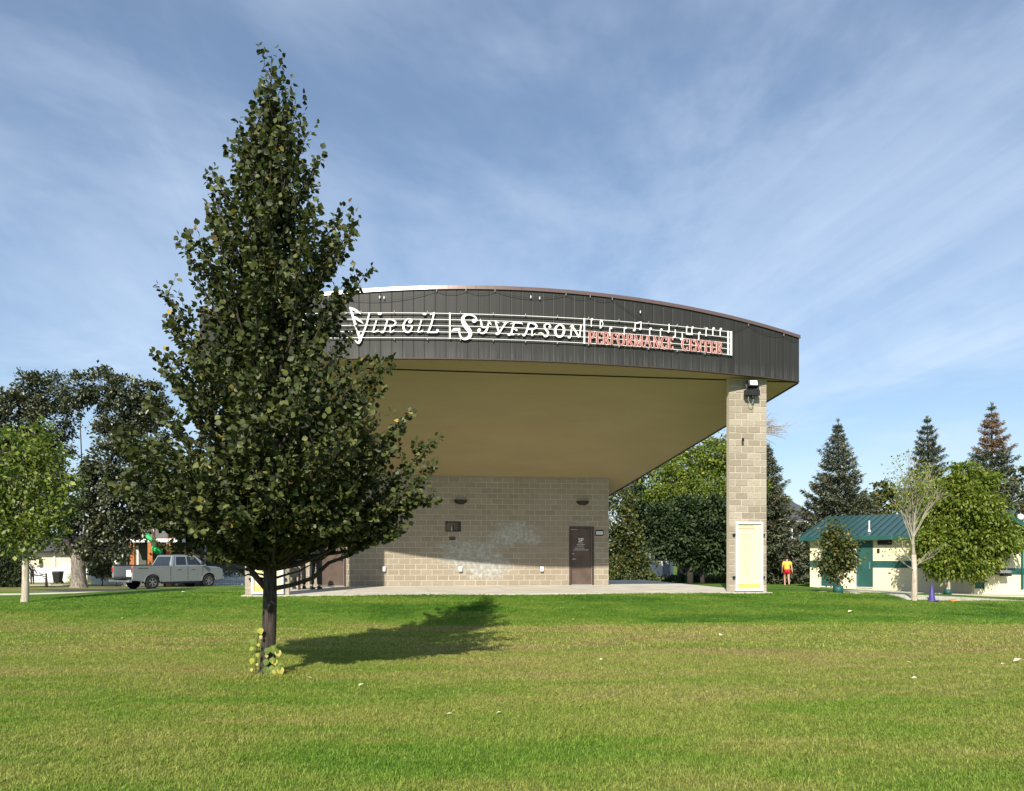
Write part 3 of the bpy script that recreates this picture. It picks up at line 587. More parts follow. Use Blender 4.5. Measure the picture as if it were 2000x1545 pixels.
# five staff lines (heights from the two ends of the staff), bar lines
Lz = [8.35 - 0.17 * i for i in range(5)]
uEnd = px2f(1427, 660)[0]
for z in Lz:
    mb = MB(); n = 48; ribbon(mb, [(-6.3 + (uEnd + 6.3) * i / n, z, 0.015) for i in range(n + 1)], OFF - .006, 0.018); mb.build('staff_line', M_LETTER, sign)
for px, w in ((879, .042), (1141, .045), (1421.6, .055), (1427.4, .055)):
    u = px2f(px, 650)[0]; mb = MB(); ribbon(mb, [(u, Lz[0] + .02, w), (u, Lz[4] - .02, w)]); mb.build('bar_line', M_LETTER, sign)
mb = MB()
for u in np.arange(-6.2, uEnd, 0.9):
    for z in (Lz[0] + .03, Lz[4] - .03): mb.hexa([fp(u - .01, z - .03, .0), fp(u + .01, z - .03, .0), fp(u + .01, z - .03, OFF), fp(u - .01, z - .03, OFF), fp(u - .01, z + .03, .0), fp(u + .01, z + .03, .0), fp(u + .01, z + .03, OFF), fp(u - .01, z + .03, OFF)])
mb.build('standoff', M_GREYPL, sign)
glyph('letter_v', A_, SA, [[(140, 105, 40), (190, 260, 50), (240, 420, 56), (300, 600, 62), (330, 700, 62)], [(338, 690, 60), (300, 755, 52), (265, 745, 36), (232, 705, 24)], [(495, 205, 34), (450, 400, 36), (390, 560, 40), (330, 700, 46)],
      [(125, 100, 40), (225, 145, 58), (300, 190, 40), (335, 220, 8)], [(200, 262, 20), (285, 320, 56), (345, 362, 40), (384, 402, 6)]], [(492, 205, 26, 14)])
glyph('letter_i', A_, SA, [[(630, 335, 28), (595, 450, 30), (560, 555, 32)], [(560, 560, 18), (615, 547, 30), (668, 513, 12)]], [(690, 216, 44, 28)])
glyph('letter_r', A_, SA, [[(835, 335, 32), (800, 450, 34), (770, 545, 36)], [(800, 330, 22), (870, 318, 26), (950, 340, 32), (985, 385, 38), (950, 430, 30), (880, 450, 18), (815, 440, 14)], [(888, 450, 22), (885, 520, 26), (885, 565, 26)], [(885, 565, 20), (925, 545, 26), (962, 510, 8)]], [(738, 555, 42, 28)])
glyph('letter_g', A_, SA, [[(1288, 360, 30), (1275, 325, 26), (1225, 310, 24), (1170, 345, 34), (1130, 430, 48), (1145, 520, 52), (1200, 558, 38), (1255, 535, 34), (1288, 470, 34), (1292, 440, 20)], [(1200, 442, 18), (1300, 442, 20)]], [(1252, 368, 40, 32)])
glyph('letter_i', A_, SA, [[(1465, 328, 28), (1430, 450, 30), (1395, 555, 32)], [(1395, 560, 18), (1445, 548, 28), (1497, 516, 10)]], [(1520, 220, 42, 28)])
glyph('letter_l', A_, SA, [[(1620, 240, 8), (1665, 212, 32), (1712, 198, 30)], [(1695, 212, 38), (1650, 400, 40), (1590, 555, 44)], [(1570, 562, 26), (1670, 566, 22), (1765, 564, 20)]], [(1762, 532, 32, 36)])
glyph('letter_s', B_, SBb, [[(442, 262, 22), (415, 205, 28), (330, 172, 30), (262, 195, 46), (245, 255, 66), (285, 335, 78), (338, 405, 72), (345, 465, 62), (300, 508, 46), (240, 508, 34), (205, 460, 28), (196, 405, 28), (190, 370, 28)], [(88, 407, 6), (120, 385, 42), (208, 380, 46)]], [(402, 262, 38, 34)])
glyph('letter_y', B_, SBb, [[(487, 238, 10), (502, 290, 32), (512, 342, 30), (555, 355, 16), (590, 330, 16)], [(605, 270, 22), (590, 350, 32), (560, 412, 36), (512, 434, 26), (462, 408, 22), (450, 385, 22)], [(600, 276, 18), (625, 290, 28), (642, 325, 6)]], [(474, 386, 27, 24)])
glyph('letter_v', B_, SBb, [[(695, 262, 16), (712, 310, 32), (752, 435, 34)], [(690, 266, 16), (752, 292, 14)], [(852, 282, 30), (800, 350, 28), (745, 445, 28)], [(800, 286, 12), (880, 286, 12)]], [(722, 440, 30, 24)])
glyph('letter_e', B_, SBb, [[(958, 290, 26), (935, 370, 30), (915, 450, 32)], [(903, 304, 8), (955, 290, 18), (1010, 290, 20), (1062, 294, 22), (1078, 312, 5)], [(935, 372, 14), (990, 380, 16)], [(885, 454, 22), (960, 452, 20)], [(1005, 462, 6), (1038, 446, 14)]], [(990, 388, 18, 22), (888, 454, 28, 20)])
glyph('letter_r', B_, SBb, [[(1162, 300, 30), (1140, 380, 32), (1118, 445, 32)], [(1145, 302, 14), (1200, 292, 24), (1255, 312, 32), (1270, 345, 34), (1225, 375, 24), (1155, 380, 12)], [(1212, 385, 24), (1206, 430, 24), (1206, 470, 24)], [(1206, 470, 18), (1258, 432, 6)]], [(1095, 460, 28, 22)])
glyph('letter_s', B_, SBb, [[(1470, 352, 20), (1455, 315, 20), (1418, 302, 22), (1382, 325, 30), (1392, 372, 34), (1428, 420, 38), (1420, 468, 30), (1382, 478, 22), (1358, 440, 16), (1328, 430, 20), (1292, 438, 6)]], [(1455, 348, 24, 22)])
glyph('letter_o', B_, SBb, [[(1590, 312, 22), (1545, 348, 38), (1530, 405, 44), (1548, 462, 36), (1592, 488, 22), (1636, 455, 38), (1654, 390, 44), (1636, 335, 36), (1590, 312, 22)]])
glyph('letter_n', B_, SBb, [[(1765, 330, 24), (1755, 400, 24), (1745, 482, 26)], [(1732, 350, 6), (1760, 328, 26), (1790, 335, 14)], [(1768, 332, 26), (1815, 410, 34), (1862, 492, 34)], [(1892, 322, 26), (1880, 400, 24), (1870, 490, 22)]], [(1725, 490, 28, 22)])
def note(org, heads, stems, beam=None, extra=()):
    st = [[(x, y0, 30), (x, y1, 30)] for x, y0, y1 in stems] + list(extra)
    if beam: st.append(beam)
    return glyph('music_note', org, 12.5, st, [(x, y, r * 1.05, r * .95) for x, y, r in heads])
note(C_, [(325, 170, 38)], [(308, 170, 350)]); note(C_, [(553, 210, 36)], [(525, 210, 395)], extra=[[(575, 225, 20), (592, 290, 22), (560, 350, 22), (525, 395, 20)]]); note(C_, [(790, 385, 32)], [(757, 372, 575)]); note(C_, [(1138, 380, 38)], [(1112, 380, 560)])
note(C_, [(1350, 435, 38), (1495, 405, 38)], [(1375, 260, 430), (1518, 235, 405)], [(1365, 268, 44), (1532, 238, 44)]); note(C_, [(1755, 400, 38)], [(1730, 400, 580)])
note(D_, [(140, 295, 36)], [(117, 295, 472)]); note(D_, [(305, 345, 34)], [(327, 155, 345)]); note(D_, [(450, 475, 35)], [(478, 290, 475)]); note(D_, [(620, 535, 34)], [(648, 355, 535)])
note(D_, [(770, 235, 36), (905, 245, 36)], [(755, 235, 400), (885, 245, 410)], [(742, 400, 42), (900, 412, 42)]); note(D_, [(1070, 375, 36)], [(1052, 375, 535)]); note(D_, [(1245, 270, 36)], [(1228, 270, 460)]); note(D_, [(1412, 265, 37)], [(1395, 265, 440)]); note(D_, [(1590, 280, 36)], [(1573, 280, 460)])
FONT = { # serif capitals in a unit box: thick (t) and thin (h) strokes
 'P': [[(.2, 0, 't'), (.2, 1, 't')], [(.2, .98, 'h'), (.65, .97, 'm'), (.85, .76, 't'), (.65, .52, 'm'), (.2, .5, 'h')], [(.02, .02, 'h'), (.42, .02, 'h')], [(.02, .98, 'h'), (.3, .98, 'h')]],
 'E': [[(.22, 0, 't'), (.22, 1, 't')], [(.02, .97, 'h'), (.85, .97, 'h'), (.92, .78, 'h')], [(.22, .52, 'h'), (.65, .52, 'h')], [(.65, .42, 'h'), (.65, .62, 'h')], [(.02, .03, 'h'), (.85, .03, 'h'), (.95, .25, 'h')]],
 'R': [[(.2, 0, 't'), (.2, 1, 't')], [(.2, .98, 'h'), (.65, .97, 'm'), (.85, .76, 't'), (.65, .54, 'm'), (.2, .52, 'h')], [(.5, .52, 'm'), (.72, .25, 't'), (1.0, .02, 'm')], [(.02, .02, 'h'), (.4, .02, 'h')]],
 'F': [[(.22, 0, 't'), (.22, 1, 't')], [(.02, .97, 'h'), (.88, .97, 'h'), (.95, .76, 'h')], [(.22, .52, 'h'), (.65, .52, 'h')], [(.65, .42, 'h'), (.65, .62, 'h')], [(.02, .03, 'h'), (.45, .03, 'h')]],
 'O': [[(.5, .99, 'h'), (.2, .82, 't'), (.1, .5, 't'), (.2, .18, 't'), (.5, .01, 'h'), (.8, .18, 't'), (.9, .5, 't'), (.8, .82, 't'), (.5, .99, 'h')]],
 'M': [[(.12, 0, 'h'), (.16, 1, 'h')], [(.16, 1, 't'), (.5, .05, 't')], [(.5, .05, 'h'), (.84, 1, 'h')], [(.86, 1, 't'), (.88, 0, 't')], [(0, .02, 'h'), (.25, .02, 'h')]],
 'A': [[(.1, 0, 'h'), (.5, 1, 'h')], [(.5, 1, 't'), (.9, 0, 't')], [(.25, .35, 'h'), (.75, .35, 'h')], [(0, .02, 'h'), (.25, .02, 'h')], [(.75, .02, 'h'), (1, .02, 'h')]],
 'N': [[(.15, 0, 'h'), (.15, 1, 'h')], [(.12, 1, 't'), (.86, 0, 't')], [(.86, 0, 'h'), (.86, 1, 'h')], [(0, .02, 'h'), (.3, .02, 'h')], [(.7, .98, 'h'), (1, .98, 'h')]],
 'C': [[(.92, .72, 'h'), (.85, .92, 'h'), (.55, .99, 'm'), (.22, .82, 't'), (.1, .5, 't'), (.22, .18, 't'), (.55, .01, 'm'), (.82, .1, 'h'), (.95, .3, 'h')]],
 'T': [[(.5, 0, 't'), (.5, 1, 't')], [(.02, .76, 'h'), (.08, .97, 'h'), (.92, .97, 'h'), (.98, .76, 'h')], [(.3, .03, 'h'), (.7, .03, 'h')]]}
ztop, zbot = 8.005, 7.665
for ch, x0, x1 in [('P', 1149, 1162), ('E', 1163.5, 1175.5), ('R', 1177, 1190), ('F', 1192, 1203), ('O', 1205, 1220), ('R', 1223, 1235.5), ('M', 1237.5, 1255), ('A', 1257, 1272), ('N', 1275, 1289), ('C', 1290.5, 1302), ('E', 1304, 1314), ('C', 1331, 1342.5), ('E', 1345.5, 1355.5), ('N', 1357, 1369.5), ('T', 1371.5, 1384), ('E', 1387, 1396), ('R', 1398, 1409)]:
    ua, ub = px2f(x0, 660)[0], px2f(x1, 660)[0]; mb = MB(); me2 = MB()
    for st in FONT[ch]:
        pts = [(ua + (ub - ua) * x, zbot + (ztop - zbot) * y, {'t': .052, 'm': .038, 'h': .020}[k]) for x, y, k in st]
        ribbon(mb, [(a, b, c + .016) for a, b, c in pts], OFF - .002, 0.03)
        ribbon(me2, [(a, b, max(c - .018, 0.009)) for a, b, c in pts], OFF + .004, 0.02)
    o = mb.build('letter_' + ch.lower(), M_PINK, sign); me2.build('letter_face', M_RED, o)

# string of cable and bulbs under the coping
cab = empty('string_light', UW(0, arc_w(0) - .05, 9.0), 0, 'thin dark light cable hanging in swags below the coping', 'string lights'); CO = Vector(cab.location)
def fq(u, z, off=.06): n = Vector((0.035 * u, -1)).normalized(); return UW(u + n.x * off, arc_w(u) + n.y * off, z) - CO
hooks = [(-7.5, .12), (-5.3, .12), (-2.35, .12), (-1.55, .12), (-.75, .12), (1.25, .12), (1.95, .12), (2.6, .12), (5.9 + 1.1, .14), (8.3, .14), (8.9, .14)]
mb = MB()
for (a, d0), (b, d1) in zip(hooks, hooks[1:]):
    L = b - a; sag = 0.05 + 0.055 * L + (0.40 if L > 4 else 0); mb.tube([fq(a + L * i / 14, top_z(a) - d0 + (top_z(b) - d1 - top_z(a) + d0) * i / 14 - sag * 4 * (i / 14) * (1 - i / 14)) for i in range(15)], 0.0055, 5)
mb.build('cable', M_BLACK, cab)
for u, dz_ in ((-3.9, .26), (-3.78, .28), (0.25, .27), (0.5, .29), (3.45, .40)):
    mb = MB(); mb.lathe([(.004, .05), (.012, .04), (.02, 0), (.014, -.03), (.004, -.04)], 10, c=fq(u, top_z(u) - dz_)); mb.build('bulb', M_GLOBE, cab, smooth=True)
mb = MB()
for u, d in hooks[1:-1]: p = fq(u, top_z(u) - d); mb.box(p - Vector((.007, .007, .035)), p + Vector((.007, .007, .03)))
mb.build('clip', M_GREYPL, cab)

# ------------------------------------------------------------------ things on the back wall and pillars
def wthing(name, px, py, label, cat, group=None, w=WALL):
    u, z = wall_uz(px, py, w); return empty(name, UW(u, w, z), TH, label, cat, group)
for px, py, lab in ((899.5, 980, 'dark half bowl uplight high on the block wall, above the bronze plaque'), (1138, 982, 'dark half bowl uplight high on the block wall, above the lettered door')):
    e = wthing('wall_sconce', px, py, lab, 'wall light', 'uplights on the back wall'); mb = MB()
    n = 14; prof = [(.24, .06), (.235, .04), (.19, -.03), (.12, -.07), (.02, -.075)]
    vs = [(r * math.cos(math.pi + math.pi * j / n), r * .6 * math.sin(math.pi + math.pi * j / n) - .006, z) for r, z in prof for j in range(n + 1)]
    fs = [(i * (n + 1) + j, i * (n + 1) + j + 1, (i + 1) * (n + 1) + j + 1, (i + 1) * (n + 1) + j) for i in range(4) for j in range(n)]; mb.add(vs, fs); o = mb.build('bowl', M_BRONZE, e, smooth=True)
    s = o.modifiers.new('s', 'SOLIDIFY'); s.thickness = 0.012
    mb = MB(); mb.box((-.11, -.012, -.06), (.11, -.002 + .01, .05)); mb.build('mounting_plate', M_BRONZE, e)
for px, lab in ((749.5, 'white outlet box low on the wall, at the edge of the pillar shadow'), (899, 'white outlet box low on the wall, below the small plaque'), (1057.5, 'white outlet box low on the wall, nearest the lettered door')):
    e = wthing('outlet_box', px, 1112, lab, 'outlet', 'outlet boxes along the back wall')
    mb = MB(); mb.box((-.06, -.085, -.10), (.06, -.003, .10)); mb.build('box', M_GREYPL, e, bevel=0.01); mb = MB(); mb.box((-.066, -.10, -.07), (.066, -.086, .105)); mb.build('cover', M_WHITE, e, bevel=0.01)
e = wthing('plaque', 885, 1028.5, 'larger dark bronze plaque with a pale figure on the shaded wall', 'plaque', 'bronze plaques on the wall')
mb = MB(); mb.box((-.285, -.03, -.185), (.285, -.002, .185)); mb.build('plate', M_BRONZE, e, bevel=.006)
mb = MB(); mb.box((-.26, -.034, -.16), (-.02, -.031, .10)); mb.build('relief', simple('plaque_relief', (0.10, 0.085, 0.06), .5), e)
mb = MB(); mb.lathe([(.02, 0), (.028, .03), (.02, .07), (.012, .12), (.018, .15), (.004, .2)], 8, c=(-.055, -.042, -.15)); mb.build('figure', simple('pale_figure', (0.5, 0.45, 0.36), .5), e, smooth=True)
mb = MB(); rs = random.Random(8)
for k in range(9): y = .14 - k * .032; mb.box((.02 if k > 2 else -.2, -.034, y - .006), (.02 + rs.uniform(.12, .22), -.031, y + .005))
mb.build('inscription', simple('inscription', (0.22, 0.17, 0.10), .4, .3), e)
e = wthing('plaque', 883.5, 1051.5, 'small dark bronze plaque below the larger one', 'plaque', 'bronze plaques on the wall'); mb = MB(); mb.box((-.11, -.025, -.06), (.11, -.002, .06)); mb.build('plate', M_BRONZE, e, bevel=.004)
mb = MB(); [mb.box((-.08, -.028, z - .005), (.08, -.026, z + .005)) for z in (-.02, .01, .035)]; mb.build('inscription', simple('inscription_b', (0.25, 0.12, 0.06), .4, .3), e)
e = wthing('notice_holder', 1170.5, 1041, 'black framed white notice right of the lettered door', 'notice'); mb = MB(); mb.box((-.155, -.035, -.11), (.155, -.002, .11)); mb.build('frame', M_BLACK, e, bevel=.02); mb = MB(); mb.box((-.125, -.04, -.062), (.125, -.036, .062)); mb.build('paper', M_WHITE, e)
mb = MB(); [mb.box((-.10, -.0425, z - .004), (.09, -.041, z + .004)) for z in (-.035, -.015, .01, .03)]; mb.build('print', M_GREYPL, e)
# floodlight at the top of the right pillar
fl = empty('floodlight', at(1467, 760, 23.46), TH, 'black floodlight with a square white lens at the pillar top', 'floodlight')
mb = MB(); mb.box((-.16, -.22, -.02), (.16, -.06, .20), Matrix.Rotation(R(-18), 4, 'X')); mb.build('housing', M_BLACK, fl, bevel=.015)
mb = MB(); mb.box((-.115, -.232, .01), (.115, -.222, .165), Matrix.Rotation(R(-18), 4, 'X')); mb.build('lens', M_WHITE, fl); mb = MB(); mb.box((-.035, -.236, .06), (.035, -.233, .11), Matrix.Rotation(R(-18), 4, 'X')); mb.build('lamp_chip', M_GREYPL, fl)
mb = MB(); mb.box((-.24, -.16, -.22), (.22, -.0, -.05)); mb.box((-.03, -.14, -.30), (.05, -.02, -.21)); mb.build('ballast_box', M_BLACK, fl, bevel=.012)
mb = MB(); mb.box((-.19, -.14, -.08), (-.165, -.10, .12)); mb.box((.165, -.14, -.08), (.19, -.10, .12)); mb.build('yoke', M_BLACK, fl)
mb = MB(); mb.tube([(-.12, -.10, -.20), (-.13, -.08, -.34), (-.08, -.08, -.46), (0, -.08, -.47), (.03, -.08, -.38), (.02, -.08, -.26)], .009, 6); mb.tube([(-.2, -.03, .25), (-.17, -.04, .05), (-.15, -.05, -.08)], .008, 5); mb.build('cable', M_GREYPL, fl, smooth=True)
p_ = at(1450.5, 859, 23.42); e = empty('pillar_bracket', p_, TH, 'tiny black metal bracket halfway up the right pillar', 'bracket'); mb = MB(); mb.box((-.03, -.045, -.05), (.03, .0, .05)); mb.build('plate', M_BLACK, e); mb = MB(); mb.tube([(0, -.04, 0), (0, -.08, 0)], .012, 6); mb.build('pin', M_BLACK, e)
# donor boards
def board(uc, label, seed):
    w = 0.88 if uc > 0 else 0.88; h = 2.12; e = empty('donor_board', UW(uc + (.02), 0.088, SLAB + 0.03), TH, label, 'board', 'framed boards on the pillars'); rs = random.Random(seed)
    mb = MB(); f = .07
    mb.box((-w / 2, -.09, 0), (-w / 2 + f, 0, h)); mb.box((w / 2 - f, -.09, 0), (w / 2, 0, h)); mb.box((-w / 2 + f, -.09, 0), (w / 2 - f, 0, f)); mb.box((-w / 2 + f, -.09, h - f), (w / 2 - f, 0, h)); mb.build('frame', M_FRAME, e)
    mb = MB(); mb.box((-w / 2 + f, -.045, f), (w / 2 - f, -.005, h - f)); mb.build('panel', M_BOARD, e)
    mb = MB(); mb.box((-w / 2 + f + .01, -.05, f + .01), (w / 2 - f - .01, -.046, f + .15)); mb.build('gold_band', M_GOLD, e)
    R_, B2, Y2 = MB(), MB(), MB(); z = h - f - .06
    def line(m, z, x0, x1, hh):
        x = x0
        while x < x1:
            l = rs.uniform(.02, .07); mb_ = m; mb_.box((x, -.0475, z - hh / 2), (min(x + l, x1), -.0458, z + hh / 2)); x += l + .012
    line(R_, z, -.33, .15, .026); line(R_, z - .085, -.33, .18, .03); z -= .20
    while z > .34:
        k = rs.choice((0, 0, 0, 1)); hw = rs.uniform(.08, .20)
        if rs.random() < .12: hw = .25; z -= .02
        line(Y2 if k else B2, z, -.09 - hw, -.09 + hw, .012); z -= .026 + (0.03 if rs.random() < .15 else 0)
    R_.build('heading', M_INKR, e); B2.build('name_list', M_INKB, e); Y2.build('subheading', M_INKY, e)
    mb = MB()
    for s in (-1, 1):
        for zz_ in (.42, 1.72): mb.box((s * (w / 2 + .035) - .035, -.06, zz_ - .035), (s * (w / 2 + .035) + .035, -.0, zz_ + .035))
    mb.build('bracket', M_BLACK, e)
board(7.18, 'framed cream board of small names on the right pillar', 3); board(-7.08, 'framed cream board on the left pillar behind the tree trunk', 4)

# ------------------------------------------------------------------ foliage tools
def unit(v): return v / np.maximum(np.linalg.norm(v, axis=-1, keepdims=True), 1e-9)
LEAF = {'round': (np.array([(0, 0, 0), (-.42, .28, .10), (-.44, .62, .10), (0, 1.05, -.05), (.44, .62, .10), (.42, .28, .10), (0, .5, 0)]), [(0, 6, 1), (1, 6, 2), (2, 6, 3), (3, 6, 4), (4, 6, 5), (5, 6, 0)]),
        'diamond': (np.array([(0, 0, 0), (-.36, .5, .12), (0, 1, 0), (.36, .5, .12)]), [(0, 2, 1), (0, 3, 2)]),
        'slim': (np.array([(0, 0, 0), (-.22, .45, .05), (0, 1, 0), (.22, .45, .05)]), [(0, 2, 1), (0, 3, 2)]),
        'narrow': (np.array([(0, 0, 0), (-.14, .45, .04), (0, 1, 0), (.14, .45, .04)]), [(0, 2, 1), (0, 3, 2)])}
def leaves(name, C, D, N, size, tint, kind, mat, parent=None, stuff_=True):
    T, fc = LEAF[kind]; k = len(T); D = unit(D); Sd = unit(np.cross(D, N)); Nn = np.cross(Sd, D)
    V = C[:, None, :] + size[:, None, None] * (T[None, :, 0:1] * Sd[:, None, :] + T[None, :, 1:2] * D[:, None, :] + T[None, :, 2:3] * Nn[:, None, :])
    fa = np.array(fc); Fa = (fa[None] + (np.arange(len(C)) * k)[:, None, None]).reshape(-1, 3)
    me = bpy.data.meshes.new(name); nv = len(C) * k; nf = len(Fa)
    me.vertices.add(nv); me.vertices.foreach_set('co', V.astype(np.float32).ravel()); me.loops.add(nf * 3); me.loops.foreach_set('vertex_index', Fa.astype(np.int32).ravel())
    me.polygons.add(nf); me.polygons.foreach_set('loop_start', (np.arange(nf) * 3).astype(np.int32)); me.update(calc_edges=True)
    a = me.attributes.new('tint', 'FLOAT', 'FACE'); a.data.foreach_set('value', np.repeat(tint, len(fa)).astype(np.float32)); me.materials.append(mat)
    o = link(name, me, parent)
    if stuff_: o['kind'] = 'stuff'
    return o
def one_leaf_mesh(kind, mat, tint):
    T, fc = LEAF[kind]; me = bpy.data.meshes.new('leaf'); me.from_pydata([tuple(v) for v in T], [], fc); a = me.attributes.new('tint', 'FLOAT', 'FACE'); a.data.foreach_set('value', [tint] * len(fc)); me.materials.append(mat); return me
def bez(a, b, c, n): return [a * (1 - t) ** 2 + b * 2 * t * (1 - t) + c * t * t for t in np.linspace(0, 1, n)]

# ------------------------------------------------------------------ the pear tree in front
TS = 139.4; tb = spot(522, 1318)
tree = empty('pear_tree', tb, 0, 'tall dark leaved tree on the near lawn before the stage', 'tree')
PT = [(95, 530, 545), (110, 512, 552), (150, 508, 545), (190, 498, 575), (215, 485, 592), (240, 462, 592), (280, 452, 606), (330, 452, 618), (370, 420, 622), (400, 400, 632), (440, 390, 672), (490, 372, 694), (530, 366, 700), (570, 372, 700), (610, 350, 700), (650, 338, 698), (700, 335, 712),
      (740, 345, 752), (790, 338, 778), (830, 305, 792), (860, 275, 815), (900, 258, 828), (950, 255, 838), (1000, 265, 835), (1040, 285, 805), (1070, 335, 755), (1090, 400, 700), (1110, 470, 600)]
zt = np.array([(1318 - y) / TS for y, a, b in PT])[::-1]; lt = np.array([(522 - a) / TS for y, a, b in PT])[::-1]; rt = np.array([(b - 522) / TS for y, a, b in PT])[::-1]
def env(z, az):
    l, r = np.interp(z, zt, lt), np.interp(z, zt, rt); c = math.cos(az); return (l + r) / 2 * 0.94 + (r - l) / 2 * c + 0.06 * (l + r) / 2 * abs(c)
rs = np.random.default_rng(11); rp = random.Random(12)
lead = lambda z: np.array([0.05 * math.sin(z * 0.9) + 0.02 * z * 0.2, 0.04 * math.cos(z * 1.1) - .04, z])
mb = MB(); zs = [-.12, 0.0, .08, .3, .7, 1.1, 1.5, 1.9, 2.5, 3.2, 4, 5, 6, 7, 8, 8.65]; rr = [.16, .135, .112, .100, .096, .095, .088, .074, .062, .054, .046, .036, .027, .018, .010, .004]
mb.tube([lead(z) for z in zs], rr, 14); mb.build('trunk', M_BARK, tree, smooth=True)
limbs = MB(); CL, DL, NL, SL, TL = [], [], [], [], []
def add_leaf(c, d, big=1.0):
    n = np.array([rs.normal(0, .7), rs.normal(0, .7) - .15, .55 + rs.normal(0, .5)]); CL.append(c); DL.append(d); NL.append(n); SL.append(rs.uniform(.058, .092) * big); TL.append(min(.93, max(0, rs.normal(.48, .24))) if rs.random() > .012 else rs.uniform(.95, 1))
def twig(p, d, L, dens=1.0):
    d = d / np.linalg.norm(d); q = p + d * L + np.array([0, 0, .12 * L]); m = p + d * L * .5; pts = bez(p, m, q, 5)
    if L > .22: limbs.tube(pts, [.005, .004, .0035, .003, .002], 4, cap=False)
    k = max(3, int(L / .026 * dens))
    for i in range(k):
        t = (i + rs.uniform(.2, .8)) / k; c = pts[0] * (1 - t) ** 2 + m * 2 * t * (1 - t) + q * t * t; a = rs.uniform(0, 6.28); o = np.array([math.cos(a), math.sin(a), rs.uniform(-.9, .35)]) + d * .35
        o = o / np.linalg.norm(o); add_leaf(c + o * rs.uniform(.01, .04), o + np.array([0, 0, -.35]))
    add_leaf(q, d + np.array([0, 0, .2]))
def branch(z0, tip, r0, dens=1.0, rise=.25):
    a = lead(z0); tip = np.array(tip); hor = tip - a; H = hor.copy(); H[2] = 0; m = a + H * .55 + np.array([0, 0, hor[2] * rise]); L = np.linalg.norm(tip - a); n = 9
    pts = bez(a, m, tip, n); pts = [p + (rs.normal(0, .02, 3) if 0 < i < n - 1 else 0) for i, p in enumerate(pts)]
    limbs.tube(pts, [r0 * (1 - .85 * i / (n - 1)) for i in range(n)], 6, cap=False)
    k = int(L * 9.5 * dens * (1.25 if z0 < 3.2 else 1.15 if z0 < 5.5 else .85)) + 3
    for i in range(k):
        t = .16 + .84 * (i + rs.random()) / k; f = t * (n - 1); j = min(int(f), n - 2); p = pts[j] + (pts[j + 1] - pts[j]) * (f - j); tg = pts[j + 1] - pts[j]; tg = tg / np.linalg.norm(tg)
        az = rs.uniform(0, 6.28); o = np.array([math.cos(az), math.sin(az), rs.uniform(-.25, .8)]); twig(p, tg * .55 + o * .8 + np.array([0, 0, .2]), rs.uniform(.14, .42) * (1 - .25 * t) * min(1, .3 + L * .45) * (1 if z0 < 4 else .8))
    twig(tip, pts[-1] - pts[-2], .15, 1)
NB = 205
for i in range(NB):
    z0 = 1.45 + (7.85 - 1.45) * ((i + .5) / NB) ** 1.05; az = i * 2.39996 + rs.uniform(-.25, .25); R0 = env(min(z0 + .6, 8.4), az)
    zr = z0 + .22 + R0 * rs.uniform(.28, .60) if z0 < 3.6 else z0 + .25 + R0 * rs.uniform(.5, 1.05)
    zr = min(zr, 8.55); f = rs.uniform(.55, .96) if rs.random() > .6 else rs.uniform(.86, 1.0); rr_ = max(env(zr, az) * f - (.0 if z0 < 3.6 else .08), .04)
    branch(z0, lead(zr) * [1, 1, 0] + np.array([math.cos(az) * rr_, math.sin(az) * rr_, zr]), .012 + .018 * R0)
for i in range(96):   # low wide part of the crown
    z0 = rs.uniform(1.45, 2.1); az = i * 2.39996 * 1.3; zr = rs.uniform(1.95, 3.3); rr_ = max(env(zr, az) * rs.uniform(.7, 1.0) - .08, .1)
    branch(z0, np.array([math.cos(az) * rr_, math.sin(az) * rr_, zr]), .03, 1.0, .12)
for px, py in ((415, 325), (345, 588), (320, 625), (335, 640), (665, 400), (690, 440), (697, 475), (710, 530), (834, 862), (838, 985), (838, 930), (252, 880), (252, 960), (268, 860), (513, 98), (548, 118), (520, 150), (785, 820), (755, 712), (735, 720), (634, 338), (466, 238), (590, 212), (572, 185), (745, 1052), (372, 492), (398, 392), (325, 712), (680, 1068), (640, 1085), (420, 1092), (470, 1085), (300, 1020), (320, 1065), (790, 1035), (612, 262), (455, 300), (770, 1050)):
    z1 = (1318 - py) / TS; x1 = (px - 522) / TS; z0 = max(1.2, min(8.3, z1 - (.35 + .55 * abs(x1)) if z1 > 2.6 else z1 - .3)); branch(z0, np.array([x1, rs.uniform(-.5, .35) * min(1, abs(x1)), z1]), .012 + .012 * abs(x1), 1.25, .15)
limbs.tube([lead(1.15), np.array([-.18, -.05, 1.42]), np.array([-.36, -.06, 1.75]), np.array([-.62, -.05, 2.15]), np.array([-1.0, 0, 2.6])], [.045, .040, .034, .027, .015], 8)
limbs.tube([lead(1.45), np.array([.25, -.08, 1.62]), np.array([.5, -.12, 1.72]), np.array([.95, -.1, 2.05]), np.array([1.3, 0, 2.5])], [.045, .034, .028, .02, .012], 8)
limbs.tube([lead(1.4), np.array([-.12, .08, 1.75]), np.array([-.25, .15, 2.3]), np.array([-.4, .3, 3.2])], [.05, .042, .034, .015], 8)
limbs.tube([lead(1.4), np.array([.14, .08, 1.75]), np.array([.22, .1, 2.3]), np.array([.35, .2, 3.4])], [.05, .042, .034, .015], 8)
limbs.build('limbs', M_BARK, tree, smooth=True)
CL, DL, NL, SL, TL = map(np.array, (CL, DL, NL, SL, TL)); ok = CL[:, 2] > 1.60 + .13 * np.maximum(0, np.abs(CL[:, 0]) - .5) + rs.normal(0, .09, len(CL)) + np.where((CL[:, 0] > .25) & (CL[:, 0] < 1.15), .24, 0); ok &= (CL[:, 2] < 7.55) | (rs.random(len(CL)) < .55); CL, DL, NL, SL, TL = CL[ok], DL[ok], NL[ok], SL[ok], TL[ok]; print('pear leaves', len(CL))
